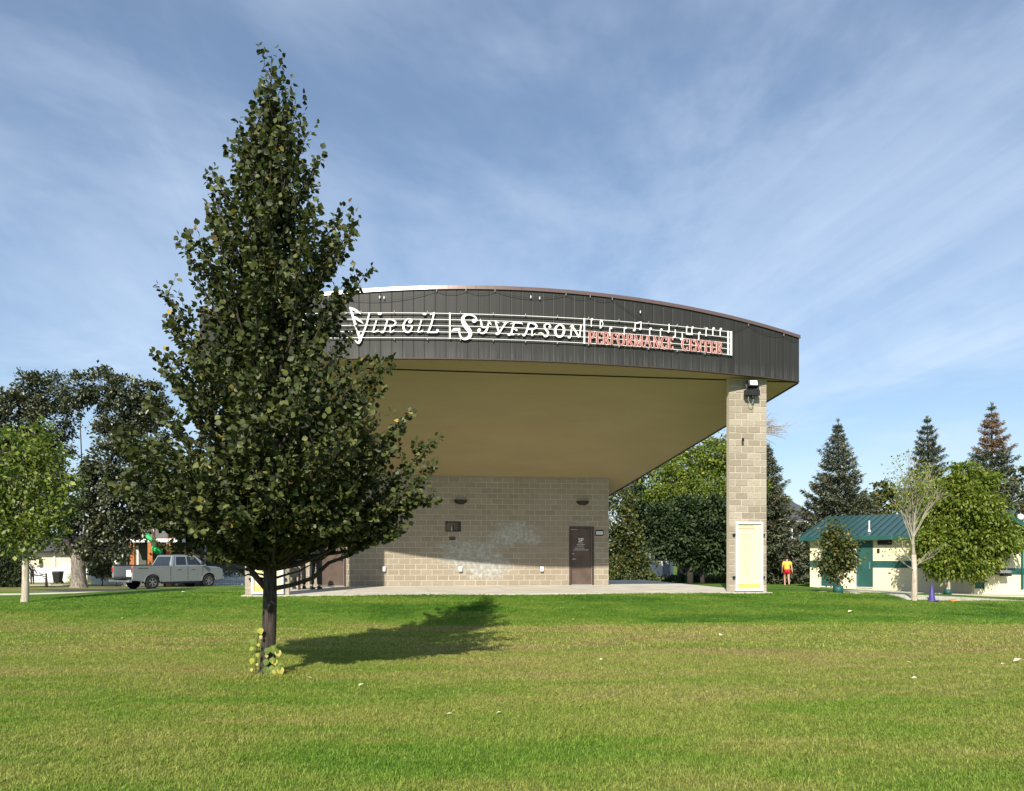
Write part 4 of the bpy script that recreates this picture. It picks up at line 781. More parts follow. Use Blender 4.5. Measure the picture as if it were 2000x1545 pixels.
# 260 leaves that stand out largest and nearest are single objects; the rest one piece
front = np.argsort(-(-(CL[:, 1]) + 1.1 * np.abs(CL[:, 0]) * 0.35 + rs.uniform(0, .6, len(CL))))[:260]; mask = np.ones(len(CL), bool); mask[front] = False
leaves('foliage', CL[mask], DL[mask], NL[mask], SL[mask], TL[mask], 'round', M_PEAR, tree)
LM = [one_leaf_mesh('round', M_PEAR, t_) for t_ in (.2, .4, .55, .7, .85, .9)]
for k, i in enumerate(front):
    d = Vector(DL[i]).normalized(); s_ = d.cross(Vector(NL[i])).normalized(); n_ = s_.cross(d); Mx = Matrix((s_, d, n_)).transposed().to_4x4(); o = link('leaf', LM[k % 6], tree); o.matrix_local = Matrix.Translation(Vector(CL[i])) @ Mx @ Matrix.Scale(float(SL[i]), 4)
# yellow green sprouts up the trunk and at its foot
SM = [one_leaf_mesh('round', M_SPROUT, t_) for t_ in (.1, .35, .5, .7, .85, .97)]
sm = MB()
def sprout_leaf(px, py, dirx, dirz, size, k, dy=-.16):
    p = Vector(((px - 522) / TS, dy, (1318 - py) / TS)); d = Vector((dirx, -.25, dirz)).normalized(); n = Vector((rp.uniform(-.3, .3), -1, rp.uniform(.1, .6))); s_ = d.cross(n).normalized(); n_ = s_.cross(d)
    o = link('sprout_leaf', SM[k], tree); o.matrix_local = Matrix.Translation(p) @ Matrix((s_, d, n_)).transposed().to_4x4() @ Matrix.Scale(size * .86, 4)
for a in [(512, 1225, -.5, -1, .10, 2), (515, 1224, .3, -1, .11, 4), (517, 1238, .1, -1, .07, 5), (505, 1245, -.4, -1, .12, 1), (511, 1254, .3, -.8, .06, 4), (503, 1262, -1, -.6, .08, 3), (511, 1272, 0, -1, .08, 3), (503, 1282, -.4, -1, .11, 3), (510, 1292, 0, -.7, .05, 5), (500, 1302, -.2, -1, .06, 5),
          (532, 1262, -.3, -1, .12, 0), (538, 1258, .2, -1, .13, 1), (545, 1262, .1, -1, .12, 0), (549, 1266, .3, -1, .12, 5), (528, 1275, 0, -1, .06, 5), (540, 1280, 0, -1, .12, 1), (530, 1284, -.3, -1, .12, 0), (544, 1284, .1, -1, .11, 4), (528, 1298, 0, -1, .13, 0), (538, 1296, .1, -1, .10, 2),
          (546, 1296, .5, -.8, .12, 1), (545, 1300, .35, -1, .15, 4), (541, 1302, .25, -1, .14, 1), (552, 1300, .5, -1, .13, 4), (535, 1303, -.1, -1, .10, 2), (549, 1292, 1, -.1, .09, 1), (533, 1268, -.6, -.6, .08, 5), (541, 1262, .8, .5, .07, 0), (524, 1310, .9, -.2, .06, 5)]: sprout_leaf(*a)
for q in ([(506, 1316), (507, 1290), (509, 1255), (513, 1226)], [(527, 1316), (534, 1295), (541, 1275), (545, 1256)], [(527, 1316), (540, 1300), (549, 1294)]):
    sm.tube([((x - 522) / TS, -.14, (1318 - y) / TS) for x, y in q], [.007, .006, .005, .003][:len(q)], 5)
sm.build('sprout_stem', M_BARK, tree)
# rough grass ring at its foot
r_ = rg.uniform(0.1, .42, 260); a_ = rg.uniform(0, 6.28, 260); xx, yy = tb.x + r_ * np.cos(a_), tb.y + r_ * np.sin(a_)
scatter('grass', np.stack([xx, yy, ground(xx, yy)], 1), tA, 1.3, 2.1, 'longer untrimmed grass round the foot of the near tree')

# ------------------------------------------------------------------ other trees
def crown_points(lobes, Y, base, per, cl, rs, depth=0.8):
    """lobes (px,py,rpx) at depth Y -> clustered leaf centres, outward directions"""
    s = F / Y; C, O, LC = [], [], []
    for (px, py, r) in lobes:
        c = np.array(at(px, py, Y)) - np.array(base); c[1] += rs.uniform(-.5, .5) * r / s; rad = r / s; LC.append((c, rad))
        m = max(4, int(per * rad * rad)); d = unit(rs.normal(0, 1, (m, 3))); cc_ = c + d * rad * np.array([1, depth, 1]) * rs.uniform(.45, 1.0, (m, 1)) ** .6
        for q, dd in zip(cc_, d):
            k = int(rs.uniform(.6, 1.4) * cl); sp_ = rs.normal(0, 1, (k, 3)) * [.24, .24, .16] * min(1, .5 + rad * .5); C.append(q + sp_); O.append(np.repeat(dd[None], k, 0) + rs.normal(0, .5, (k, 3)))
    return np.concatenate(C), np.concatenate(O), LC
def broadleaf(name, base, Y, lobes, label, cat, mat, trunk_mat, trunk, size=(.1, .18), per=9, cl=34, kind='diamond', group=None, seed=1, droop=.4, limb_r=.05, extra_limbs=(), tb_=(.5, .24), trunk_sides=10):
    rs = np.random.default_rng(seed); e = empty(name, base, 0, label, cat, group); b = np.array(base); per = per * 2.1; size = (size[0] * 1.2, size[1] * 1.25); per = per * (1.6 if mat is M_BIG else 2.0 if name == 'maple_tree' and mat is M_YEW else 1.15); limb_r = limb_r * .6
    C, O, LC = crown_points(lobes, Y, base, per, cl, rs)
    n = len(C); D = O + np.array([0, 0, -droop]); N = rs.normal(0, .6, (n, 3)) + np.array([0, -.2, .8]); tint = np.clip(rs.normal(tb_[0], tb_[1], n), 0, 1)
    leaves('crown', C, D, N, rs.uniform(size[0], size[1], n), tint, kind, mat, e)
    mb = MB(); tp = [np.array(p, float) for p, r in trunk]; mb.tube(tp, [r for p, r in trunk], trunk_sides); mb.build('trunk', trunk_mat, e, smooth=True)
    mb = MB(); t0 = tp[-1]
    for c, rad in LC:
        k = rs.uniform(.3, 1.0); st = tp[-1] if len(tp) < 3 else tp[-2] * (1 - k) + tp[-1] * k; dl = np.linalg.norm(c - st); m = st * .5 + c * .5 + np.array([(c[0] - st[0]) * .25, 0, -.12 * dl]) + rs.normal(0, .07 * dl, 3); mb.tube(bez(st, m, c, 6), [limb_r * (1 - .75 * i / 5) for i in range(6)], 5, cap=False)
        for j in range(5):
            q = c + unit(rs.normal(0, 1, 3)) * rad * .85; mb.tube([c, (c + q) / 2 + rs.normal(0, .05, 3), q], [limb_r * .3, limb_r * .2, limb_r * .1], 4, cap=False)
    for pts, rads in extra_limbs: mb.tube(pts, rads, 8)
    mb.build('limbs', M_BARK if mat is M_BIG else trunk_mat, e, smooth=True); print(name, n); return e
def T(*a): return [((x, y, z), r) for x, y, z, r in a]
# left: two large dark trees and the young bright one
b = at(154, 1140, 52); b.z = G(b.x, b.y)
broadleaf('maple_tree', b, b.y, [(160, 765, 32), (200, 758, 36), (250, 765, 32), (288, 780, 34), (312, 805, 26), (232, 805, 48), (265, 850, 52), (212, 850, 30), (235, 915, 55), (190, 950, 45), (262, 975, 52), (165, 1010, 50), (220, 1030, 44), (285, 1005, 38), (318, 985, 34), (135, 1000, 35), (300, 930, 48), (128, 1055, 26), (180, 1075, 26), (235, 1072, 22)],
          'large dark leaved tree with a thick forked pale trunk beside the street', 'tree', M_BIG, M_BARKG, T((0, 0, -.2, .68), (0, 0, 0, .60), (0.02, 0, .25, .51), (0, 0, .7, .46), (-.03, 0, 1.2, .46), (0.0, 0, 1.7, .50), (.05, 0, 2.1, .52), (.1, 0, 2.5, .42)), (.13, .24), 8, 34, seed=3, limb_r=.13,
          extra_limbs=[([(-.15, 0, 1.9), (-.6, 0, 2.8), (-.9, 0, 4.2), (-1.3, 0, 6.5)], [.33, .26, .2, .1]), ([(.3, 0, 1.9), (.7, 0, 3.0), (.9, 0, 4.5), (1.8, 0, 7.5)], [.36, .28, .22, .12])])
b = at(10, 1140, 56); b.z = G(b.x, b.y)
broadleaf('maple_tree', b, 56, [(18, 790, 26), (58, 752, 26), (92, 765, 36), (42, 815, 46), (98, 825, 42), (134, 800, 18), (-10, 850, 55), (58, 885, 52), (108, 890, 36), (15, 940, 58), (88, 955, 46), (45, 1010, 52), (-20, 1020, 50), (-40, 930, 60)],
          'large dark leaved tree rising at the left edge behind the young tree', 'tree', M_BIG, M_BARKG, T((0, 0, -.2, .55), (0, 0, .3, .45), (0, 0, 2, .4), (.1, 0, 4, .3)), (.13, .24), 8, 34, seed=4, limb_r=.12)
b = spot(48, 1177)
broadleaf('young_tree', b, b.y, [(38, 850, 20), (68, 845, 16), (22, 885, 36), (78, 885, 28), (34, 935, 42), (92, 925, 30), (125, 955, 20), (42, 985, 42), (92, 985, 34), (22, 1035, 38), (72, 1045, 32), (118, 1010, 22), (140, 930, 10), (8, 990, 30), (-20, 940, 40), (-15, 1010, 40), (40, 1070, 22)],
          'young bright green tree with a slim pale trunk at the left edge', 'tree', M_BRIGHT, M_BARKP, T((0, 0, -.1, .15), (0, 0, 0, .115), (.02, 0, .2, .10), (.03, 0, .8, .09), (.02, 0, 1.45, .085), (0, 0, 2.3, .06), (0, 0, 4, .04)), (.07, .14), 34, 26, seed=5, limb_r=.02)
b = spot(8, 1149); b = Vector((b.x - 1, b.y + 6, G(b.x - 1, b.y + 6)))
broadleaf('evergreen_shrub', b, b.y, [(-10, 1110, 38), (15, 1085, 32), (20, 1122, 28), (35, 1105, 20), (-30, 1080, 40), (30, 1130, 18)], 'dark evergreen shrub at the left edge beyond the lawn', 'shrub', M_YEW, M_BARK, T((0, 0, -.1, .1), (0, 0, .5, .08), (0, 0, 1, .05)), (.1, .2), 26, 36, 'narrow', seed=6, limb_r=.03)
# behind the stage, right
b = at(1346, 1143, 45); b.z = G(b.x, b.y)
broadleaf('maple_tree', b, 45, [(1405, 880, 36), (1358, 915, 38), (1312, 940, 34), (1402, 950, 44), (1345, 965, 38), (1268, 965, 28), (1300, 985, 30), (1385, 990, 36), (1245, 990, 26), (1440, 890, 32), (1452, 960, 40), (1268, 1000, 24)],
          'broad green tree seen between the back wall and the right pillar', 'tree', M_ASH, M_BARK, T((0, 0, -.1, .25), (0, 0, .5, .2), (0, 0, 1.5, .18), (.1, 0, 3.5, .14)), (.11, .19), 16, 32, seed=7, limb_r=.08)
b = at(1348, 1140, 42); b.z = G(b.x, b.y)
broadleaf('maple_tree', b, 42, [(1250, 1000, 26), (1300, 1010, 32), (1345, 1000, 32), (1400, 1005, 34), (1450, 1000, 34), (1270, 1040, 26), (1320, 1045, 34), (1370, 1050, 38), (1420, 1050, 38), (1450, 1070, 32), (1345, 1080, 24), (1395, 1088, 24), (1430, 1100, 22), (1290, 1070, 22), (1240, 970, 18), (1325, 1090, 12)], 'dark dense low crowned tree added for the shade under the brighter green crown right of the wall', 'tree', M_YEW, M_BARK, T((0, 0, -.1, .2), (0, 0, 1, .17), (.1, 0, 2.0, .12)), (.11, .19), 17, 34, seed=17, limb_r=.05)  # added tree: its dark leaf colour stands in for shade under the crown
b = at(1330, 1140, 55); b.z = G(b.x, b.y)
broadleaf('maple_tree', b, 55, [(1240, 960, 30), (1280, 935, 34), (1330, 915, 34), (1380, 895, 36), (1430, 900, 40), (1260, 1010, 36), (1330, 1000, 44), (1400, 990, 50), (1400, 1060, 46), (1440, 1110, 30), (1360, 1100, 26), (1225, 1080, 30)], 'far dark crown filling in behind the green trees right of the wall', 'tree', M_BIG, M_BARK, T((0, 0, -.1, .3), (0, 0, 1, .25), (.1, 0, 3.5, .16)), (.16, .26), 6, 34, seed=18, limb_r=.08)
b = at(1372, 1143, 42.5); b.z = G(b.x, b.y)
e = empty('tree_trunk', b, 0, 'slim dark trunk standing right beside the thicker trunk under the green crown', 'tree'); mb = MB(); mb.tube([(0, 0, -.1), (0, 0, .6), (.05, 0, 2), (.1, 0, 4.5)], [.16, .12, .11, .08], 9); mb.build('trunk', M_BARK, e, smooth=True)
rs2 = np.random.default_rng(2); C = rs2.normal(0, 1, (1400, 3)) * [1.1, .8, 1.1] + [.3, 0, 5.0]; leaves('crown', C, rs2.normal(0, 1, C.shape), rs2.normal(0, 1, C.shape), rs2.uniform(.1, .18, len(C)), rs2.uniform(0, .6, len(C)), 'diamond', M_ASH, e)
b = at(1215, 1145, 40); b.z = G(b.x, b.y)
broadleaf('large_shrub', b, 40, [(1212, 980, 26), (1200, 1020, 30), (1208, 1062, 32), (1236, 1085, 26), (1210, 1112, 34), (1255, 1112, 22), (1228, 1040, 24), (1275, 1130, 12)], 'tall mixed olive and rust shrub just right of the back wall', 'shrub', M_SHRUB, M_BARK, T((0, 0, -.1, .1), (0, 0, .5, .08), (0, 0, 2, .05)), (.09, .17), 24, 30, seed=8, limb_r=.03)
for k, (px, py, lab) in enumerate(((1350, 1132, 'low dark shrub at the foot of the trunks'), (1400, 1130, 'low dark shrub close to the right pillar'), (1310, 1138, 'low dark shrub before the white shed'))):
    b = at(px, 1144, 46); b.z = G(b.x, b.y); broadleaf('low_shrub', b, 46, [(px, py, 13), (px + 14, py + 2, 10), (px - 14, py + 3, 10)], lab, 'shrub', M_YEW if k != 1 else M_SHRUB, M_BARK, T((0, 0, -.1, .05), (0, 0, .3, .04), (0, 0, .5, .03)), (.07, .13), 45, 30, seed=30 + k, limb_r=.02, group='low shrubs behind the stage')
# right lawn
b = spot(1851, 1161)
broadleaf('ash_tree', b, b.y, [(1855, 940, 18), (1885, 925, 20), (1915, 950, 26), (1872, 975, 36), (1928, 1000, 32), (1835, 1005, 30), (1898, 1045, 46), (1842, 1062, 36), (1948, 1052, 28), (1812, 1055, 22), (1925, 1085, 24), (1862, 1100, 30), (1958, 1022, 16), (1825, 1100, 22), (1898, 1105, 26), (1965, 1075, 16), (1860, 1030, 36), (1890, 990, 36), (1905, 1085, 34), (1850, 965, 22), (1872, 912, 10), (1935, 940, 12), (1975, 1045, 12), (1800, 1085, 12), (1815, 985, 10), (1985, 1068, 8)],
          'leafy bright green tree before the green roofed building', 'tree', M_ASH, M_BARKP, T((0, 0, -.1, .13), (0, 0, 0, .11), (0, 0, .5, .10), (0, 0, 1.1, .09), (0, 0, 2.5, .06)), (.10, .19), 40, 44, kind='slim', seed=9, limb_r=.03, droop=.7)
b = spot(1637, 1158)
st = broadleaf('small_tree', b, b.y, [(1632, 1030, 10), (1628, 1048, 16), (1640, 1065, 20), (1625, 1078, 18), (1648, 1085, 18), (1636, 1100, 20), (1618, 1098, 12), (1655, 1105, 12), (1632, 1120, 16), (1650, 1075, 16), (1612, 1065, 6)],
          'small bushy tree with thin twin trunks before the left building door', 'tree', M_SHRUB, M_BARKP, T((0, 0, -.05, .05), (0, 0, .2, .04), (-.02, 0, .6, .035), (0, 0, 1.5, .03)), (.055, .10), 120, 24, seed=10, limb_r=.014, extra_limbs=[([(0.02, 0, .2), (.1, 0, .5), (.16, 0, .9)], [.03, .025, .015])])
for px in (1637, 1851):
    q = spot(px, 1158 if px < 1700 else 1161); e = empty('trunk_guard', q, 0, 'dark green plastic guard round the foot of the ' + ('small bushy tree' if px < 1700 else 'leafy bright green tree'), 'tree guard', 'tree guards'); mb = MB(); mb.lathe([(.15, -.05), (.15, .22), (.135, .22), (.135, -.05)], 14); mb.build('collar', M_GPAINT, e, smooth=True); mb = MB(); mb.box((-.16, -.02, .09), (.16, -.0, .12)); mb.build('strap', M_BLACK, e)
# bare tree
def bare(name, base, label, trunk_r, H, seed, mat, levels=4, spread=.5, lean=0.0, n0=13, leafmat=None, twigr=.004):
    rs = np.random.default_rng(seed); e = empty(name, base, 0, label, 'tree'); mb = MB(); lv = []
    def grow(p, d, L, r, lev):
        pts = [p]; q = p
        for i in range(4): d = unit(d + rs.normal(0, .10, 3) + np.array([0, 0, .05])); q = q + d * L / 4; pts.append(q)
        mb.tube(pts, [max(r * (1 - .16 * i), twigr) for i in range(5)], 5 if lev else 8, cap=False)
        if lev >= levels: lv.append((q, d)); return
        for i in range(3 if lev else n0):
            t = rs.uniform(.35, 1) if lev else rs.uniform(.0, 1); f = t * 4; j = min(int(f), 3); s = pts[j] + (pts[j + 1] - pts[j]) * (f - j); a = rs.uniform(0, 6.28); o = np.array([math.cos(a), math.sin(a), 0]); grow(s, unit(d * (1.0 - spread * .35) + o * spread * (1.15 if lev == 0 else .8)), L * rs.uniform(.48, .72), r * .46, lev + 1)
    tr = MB(); z1 = H * .42; tr.tube([(0, 0, -.1), (0, 0, 0), (.01, 0, .3), (.02, 0, z1 * .6), (lean * .3, 0, z1)], [trunk_r * 1.3, trunk_r * 1.1, trunk_r, trunk_r * .9, trunk_r * .8], 12); tr.build('trunk', mat, e, smooth=True)
    grow(np.array([lean * .3, 0, z1]), unit(np.array([lean, 0, 1.0])), H * .50, trunk_r * .62, 0)
    for a in (0.4, 2.2, 3.6, 5.2): grow(np.array([0.02, 0, z1 * rs.uniform(.55, .95)]), unit(np.array([math.cos(a), math.sin(a), .8])), H * .2, trunk_r * .3, 2)
    mb.build('branches', M_TWIG, e, smooth=True)
    if leafmat:
        C = np.concatenate([p + rs.normal(0, .12, (5, 3)) for p, d in lv if rs.random() < (.9 if p[0] < .2 and p[2] < 3.9 else .45)]); leaves('leaves', C, rs.normal(0, 1, C.shape), rs.normal(0, 1, C.shape), rs.uniform(.04, .09, len(C)), rs.uniform(.3, 1, len(C)), 'diamond', leafmat, e)
    return e
b = spot(1785, 1172); bare('bare_tree', b, 'nearly leafless tree with a pale slim trunk on the right lawn', .082, 3.2, 21, M_BARKP, 4, .32, -.02, 16, M_ASH, .003)
b = at(1462, 1143, 62); b.z = G(b.x, b.y)
e = empty('dead_tree', b, 0, 'bare dead tree whose grey twigs poke out behind the pillar top', 'tree'); mb = MB(); rs3 = np.random.default_rng(5); s_ = F / 62
def WP(px, py): return np.array(at(px, py, 62)) - np.array(b)
mb.tube([WP(1462, 1146), WP(1460, 1050), WP(1456, 950), WP(1450, 860)], [.3, .25, .2, .12], 9); mb.build('trunk', M_BARKG, e, smooth=True); mb = MB()
for k in range(16):
    y0 = rs3.uniform(822, 850); st_ = WP(rs3.uniform(1470, 1490), 846 - (k % 5) * 2); en = WP(rs3.uniform(1505, 1550), y0 + rs3.uniform(-14, 14)); m = (st_ + en) / 2 + np.array([0, 0, .15]); mb.tube(bez(st_, m, en, 6), [.05, .035, .025, .02, .016, .01], 4, cap=False)
    for j in range(6):
        t_ = rs3.uniform(.3, 1); q = st_ * (1 - t_) ** 2 + m * 2 * t_ * (1 - t_) + en * t_ * t_; mb.tube([q, q + np.array([rs3.uniform(.2, .8), 0, rs3.uniform(-.35, .4)])], [.014, .008], 3, cap=False)
for px, py in ((1500, 800), (1506, 806), (1500, 815), (1515, 868), (1508, 872)): mb.tube([WP(1470, 850), WP((1470 + px) / 2, (850 + py) / 2 - 3), WP(px, py)], [.05, .03, .012], 4, cap=False)
mb.tube([WP(1450, 870), WP(1470, 846), WP(1485, 842)], [.12, .08, .06], 6); mb.tube([WP(1400, 868), WP(1425, 858), WP(1450, 870)], [.05, .09, .12], 6)
mb.build('branches', M_BARKG, e)

def spruce(px, top, basey, hw, Y, label, seed, brown=0.0, group='spruces behind the green roofed building', density=1.0, lean=0.0, grey=0.5, pw=0.85):
    b = at(px, basey, Y); b.z = G(b.x, b.y); H = at(px, top, Y).z - b.z; Rm = hw / (F / Y); rs = np.random.default_rng(seed); e = empty('spruce_tree', b, 0, label, 'tree', group)
    mb = MB(); mb.tube([(0, 0, -.1), (0, 0, H * .3), (lean * .5, 0, H * .7), (lean, 0, H * .99)], [.22, .17, .09, .02], 8); mb.build('trunk', M_BARK, e, smooth=True); br = MB(); C, D, N, Sz, Tn = [], [], [], [], []
    nw = int(27 * density)
    for k in range(nw):
        f = (k + rs.uniform(0, .6)) / nw; z = .25 + (H - .45) * f; Rr = (Rm * (1 - f) ** pw + .04) * rs.uniform(.86, 1.10); nb = max(4, int(8 + 4 * (1 - f)))
        for j in range(nb):
            az = 2 * math.pi * (j + rs.uniform(-.3, .3)) / nb + k; L = Rr * rs.uniform(.66, 1.06) * (1.0 if rs.random() > .15 else 1.22); up = .45 * f + rs.uniform(-.05, .1); c0 = np.array([lean * f, 0, z]); dh = np.array([math.cos(az), math.sin(az), 0])
            n = 7; pts = [c0 + dh * L * t + np.array([0, 0, L * (up * t - .42 * (1 - f) * t * (1 - t) * 1.6 + .12 * t * t)]) for t in np.linspace(0, 1, n)]
            br.tube([pts[0], pts[3], pts[6]], [.035 * (1 - f) + .008, .02 * (1 - f) + .005, .004], 3, cap=False)
            m = int(L * 44 * density) + 14; t = rs.uniform(.12, 1, m) ** .75; P = np.array([pts[min(int(q * 6), 5)] + (pts[min(int(q * 6), 5) + 1] - pts[min(int(q * 6), 5)]) * (q * 6 - min(int(q * 6), 5)) for q in t])
            side = rs.choice([-1, 1], m) * rs.uniform(.0, .20 + .18 * L, m) * (1.15 - t); sd = np.array([-dh[1], dh[0], 0]); P = P + sd * side[:, None] + rs.normal(0, .05, (m, 3)); P[:, 2] -= np.abs(side) * .25
            for rep in range(3):
                C.append(P + rs.normal(0, .03, P.shape)); D.append(dh * .8 + sd * (np.sign(side) * .5)[:, None] + np.array([0, 0, -.1]) + rs.normal(0, .45, (m, 3))); N.append(rs.normal(0, .5, (m, 3)) + [0, 0, 1]); Sz.append(rs.uniform(.20, .42, m) * (.42 + .58 * (1 - f)))
                tt = np.clip(rs.normal(grey, .2, m), 0, .9); 
                if brown > 0: tt = np.where(rs.random(m) < (0.92 if (brown < f < .97) else .03), rs.uniform(.95, 1, m), tt)
                else: tt = np.where(rs.random(m) < .02 + (.25 if .55 < f < .9 and rs.random() < .12 else 0), rs.uniform(.93, 1, m), tt)
                Tn.append(tt)
    tip = rs.normal(0, .05, (40, 3)) + [lean, 0, H - .15]; C.append(tip); D.append(rs.normal(0, .3, (40, 3)) + [0, 0, 1]); N.append(rs.normal(0, 1, (40, 3))); Sz.append(np.full(40, .16)); Tn.append(np.full(40, .5))
    br.build('branches', M_BARK, e); C = np.concatenate(C); leaves('needles', C, np.concatenate(D), np.concatenate(N), np.concatenate(Sz), np.concatenate(Tn), 'narrow', M_SPRUCE, e); print('spruce', len(C)); return e
spruce(1637, 818, 1146, 118, 50, 'grey green spruce with a ragged top left of the green roofed building', 41, pw=1.02)
spruce(1500, 868, 1146, 78, 47, 'grey green spruce half hidden behind the right pillar', 42)
spruce(1815, 812, 1146, 78, 56, 'dark spruce with a leaning top behind the nearly leafless tree', 43, lean=-.15, density=1.0, grey=.35, pw=.80)
spruce(1937, 787, 1146, 88, 53, 'tall dark spruce with a brown dying top at the right', 44, brown=.70, grey=.38, pw=.84)
b = at(1725, 1140, 72); b.z = G(b.x, b.y)
broadleaf('round_tree', b, 72, [(1722, 958, 18), (1700, 978, 18), (1740, 975, 20), (1718, 990, 24), (1760, 970, 16), (1690, 1000, 20), (1745, 1005, 24), (1780, 985, 18), (1710, 1030, 24), (1760, 1040, 24)], 'round olive tree far behind the green roof', 'tree', M_SHRUB, M_BARK, T((0, 0, -.1, .2), (0, 0, 1, .18), (0, 0, 4, .12)), (.2, .34), 7, 28, seed=12, limb_r=.05)
b = at(2010, 1140, 66); b.z = G(b.x, b.y)
broadleaf('olive_tree', b, 66, [(2000, 930, 22), (2015, 970, 30), (2010, 1010, 30), (1995, 1050, 28)], 'pale olive tree at the right edge beyond the brown topped spruce', 'tree', M_SHRUB, M_BARK, T((0, 0, -.1, .2), (0, 0, 1, .18), (0, 0, 4, .12)), (.2, .3), 7, 28, seed=13, limb_r=.05)
b = at(1528, 1140, 78); b.z = G(b.x, b.y)
broadleaf('autumn_tree', b, 78, [(1525, 975, 12), (1535, 985, 12), (1515, 990, 14)], 'small yellow green treetop over the dark house roof', 'tree', M_ASH, M_BARK, T((0, 0, -.1, .2), (0, 0, 1, .18), (0, 0, 5, .12)), (.2, .3), 9, 26, seed=14, limb_r=.05)
# far belt of trees: reads as one mass
rs4 = np.random.default_rng(77); C = []
for k in range(260):
    a = rs4.uniform(-0.95, 0.95); Yd = rs4.uniform(125, 150); hh = rs4.uniform(5, 8.5); c = np.array([a * Yd, Yd, hh * .45 - 1]); C.append(c + rs4.normal(0, 1, (70, 3)) * [2.0, 1.5, hh * .30])
C = np.concatenate(C); o = leaves('far_trees', C, rs4.normal(0, 1, C.shape), rs4.normal(0, 1, C.shape), rs4.uniform(.7, 1.3, len(C)), np.clip(rs4.normal(.4, .2, len(C)), 0, 1), 'diamond', M_BIG); tag(o, 'far off belt of trees along the horizon', 'trees', kind='stuff')

# ------------------------------------------------------------------ green roofed building
bA = at(1582, 1145, 39.3); ba_ang = -R(40)
gb = empty('park_building', (bA.x, bA.y, bA.z), ba_ang, 'cream block building with a green metal roof and green doors at the right', 'building')
LW = 8.2; HW = 2.32; DW = 5.2
def bx(name, a, b, mat, par=gb, bev=0): mb = MB(); mb.box(a, b); return mb.build(name, mat, par, bevel=bev)
def bpx(px):   # distance along the long wall under a photo column
    k = (px - CX) / F; c, s = math.cos(ba_ang), math.sin(ba_ang); return (k * bA.y - bA.x) / (c - k * s)
d1a, d1b = bpx(1603), bpx(1636); d2a, d2b = bpx(1672), bpx(1705)
mb = MB(); mb.box((0, 0, -.3), (LW, DW, HW)); mb.build('wall', M_CREAM, gb)
segs = [(0.0 - .004, d1a), (d1b, d2a), (d2b, LW - .05)]
for a, b_ in segs: bx('painted_band', (a + .002, -.012, .98), (b_ - .002, -.002, 1.31), M_GPAINT)
for a, b_ in ((d1a, d1b), (d2a, d2b)):
    e = empty('door', (a, 0, 0)); e.parent = gb; w = b_ - a
    bx('frame', (0, -.03, 0), (.05, -.003, HW - .05), M_GREYPL, e); bx('frame', (w - .05, -.03, 0), (w, -.003, HW - .05), M_GPAINT, e); bx('panel', (.052, -.02, .03), (w - .052, -.004, 2.12), M_GPAINT, e); bx('transom', (.052, -.028, 2.13), (w - .052, -.004, HW - .05), M_GPAINT, e); bx('sill', (0, -.06, 0), (w, -.031, .028), M_WHITE, e); bx('pull_handle', (w - .16, -.06, .9), (w - .12, -.021, 1.25), M_CHROME, e)
mb = MB(); v0, v1 = bpx(1714), bpx(1742); mb.box((v0, -.03, HW - .24), (v1, -.003, HW - .02)); o = mb.build('vent', M_LOUV, gb); mb = MB(); [mb.box((v0 + .03, -.04, HW - .22 + .035 * i), (v1 - .03, -.031, HW - .205 + .035 * i)) for i in range(6)]; mb.build('louver', M_BRONZE, o)
bx('sign_plate', (bpx(1713), -.02, 1.68), (bpx(1718), -.003, 1.9), M_BRONZE); bx('hose_tap', (bpx(1589), -.08, 1.32), (bpx(1597), -.003, 1.38), M_GREYPL)
# roof: long slope facing us with standing seams
EV = HW + .0; OV = .45; PK = 1.22; YR = 4.0
mb = MB(); a = (-OV * .8, -OV); r0 = [(-OV * .8, -OV, EV + .16), (LW + .2, -OV, EV + .16), (LW + .2, YR, EV + .16 + PK), (-OV * .8, YR, EV + .16 + PK)]
mb.hexa([r0[0], r0[1], r0[2], r0[3]] + [(x, y, z + .04) for x, y, z in r0]); mb.build('roof', M_GROOF, gb)
mb = MB(); r1 = [(-OV * .8, YR, EV + .16 + PK), (LW + .2, YR, EV + .16 + PK), (LW + .2, DW + OV, EV + .3), (-OV * .8, DW + OV, EV + .3)]; mb.hexa(r1 + [(x, y, z + .04) for x, y, z in r1]); mb.build('rear_roof', M_GROOF, gb)
n = 27; L2 = LW + .2 + OV * .8
me_ = MB(); me_.hexa([(0, -OV, EV + .202), (.035, -OV, EV + .202), (.035, YR, EV + .202 + PK), (0, YR, EV + .202 + PK), (0, -OV, EV + .25), (.035, -OV, EV + .25), (.035, YR, EV + .25 + PK), (0, YR, EV + .25 + PK)]); me_ = me_.mesh('roof_seam', M_GROOF)
for i in range(n): link('roof_seam', me_, gb, (-OV * .8 + (L2 - .04) * i / (n - 1), 0, 0))
bx('eave_fascia', (-OV * .8, -OV - .03, EV + .0), (LW + .2, -OV - .002, EV + .20), M_GPAINT); bx('eave_soffit', (-OV * .8, -OV, EV + .0), (LW, -.004, EV + .03), M_GPAINT)
mb = MB(); mb.prism([(0, 0), (OV + YR, PK), (DW + 2 * OV, .14), (DW + 2 * OV, 0)], (0, .05), Matrix.Translation((-OV * .8 + .05, -OV, EV + .03)) @ Matrix.Rotation(R(90), 4, 'Z')); mb.build('gable', M_GPAINT, gb)
for px, h, r, m in ((1656, .55, .035, M_WHITE), (1590, .3, .03, M_GPAINT)):
    x = bpx(px) + .9; y = .35; mb = MB(); z = EV + .2 + PK * (y + OV) / (YR + OV); mb.tube([(x, y, z), (x, y, z + h)], r, 8); mb.lathe([(r * 2.4, 0), (r, .12)], 10, c=(x, y, z)); mb.build('vent_pipe', m, gb)
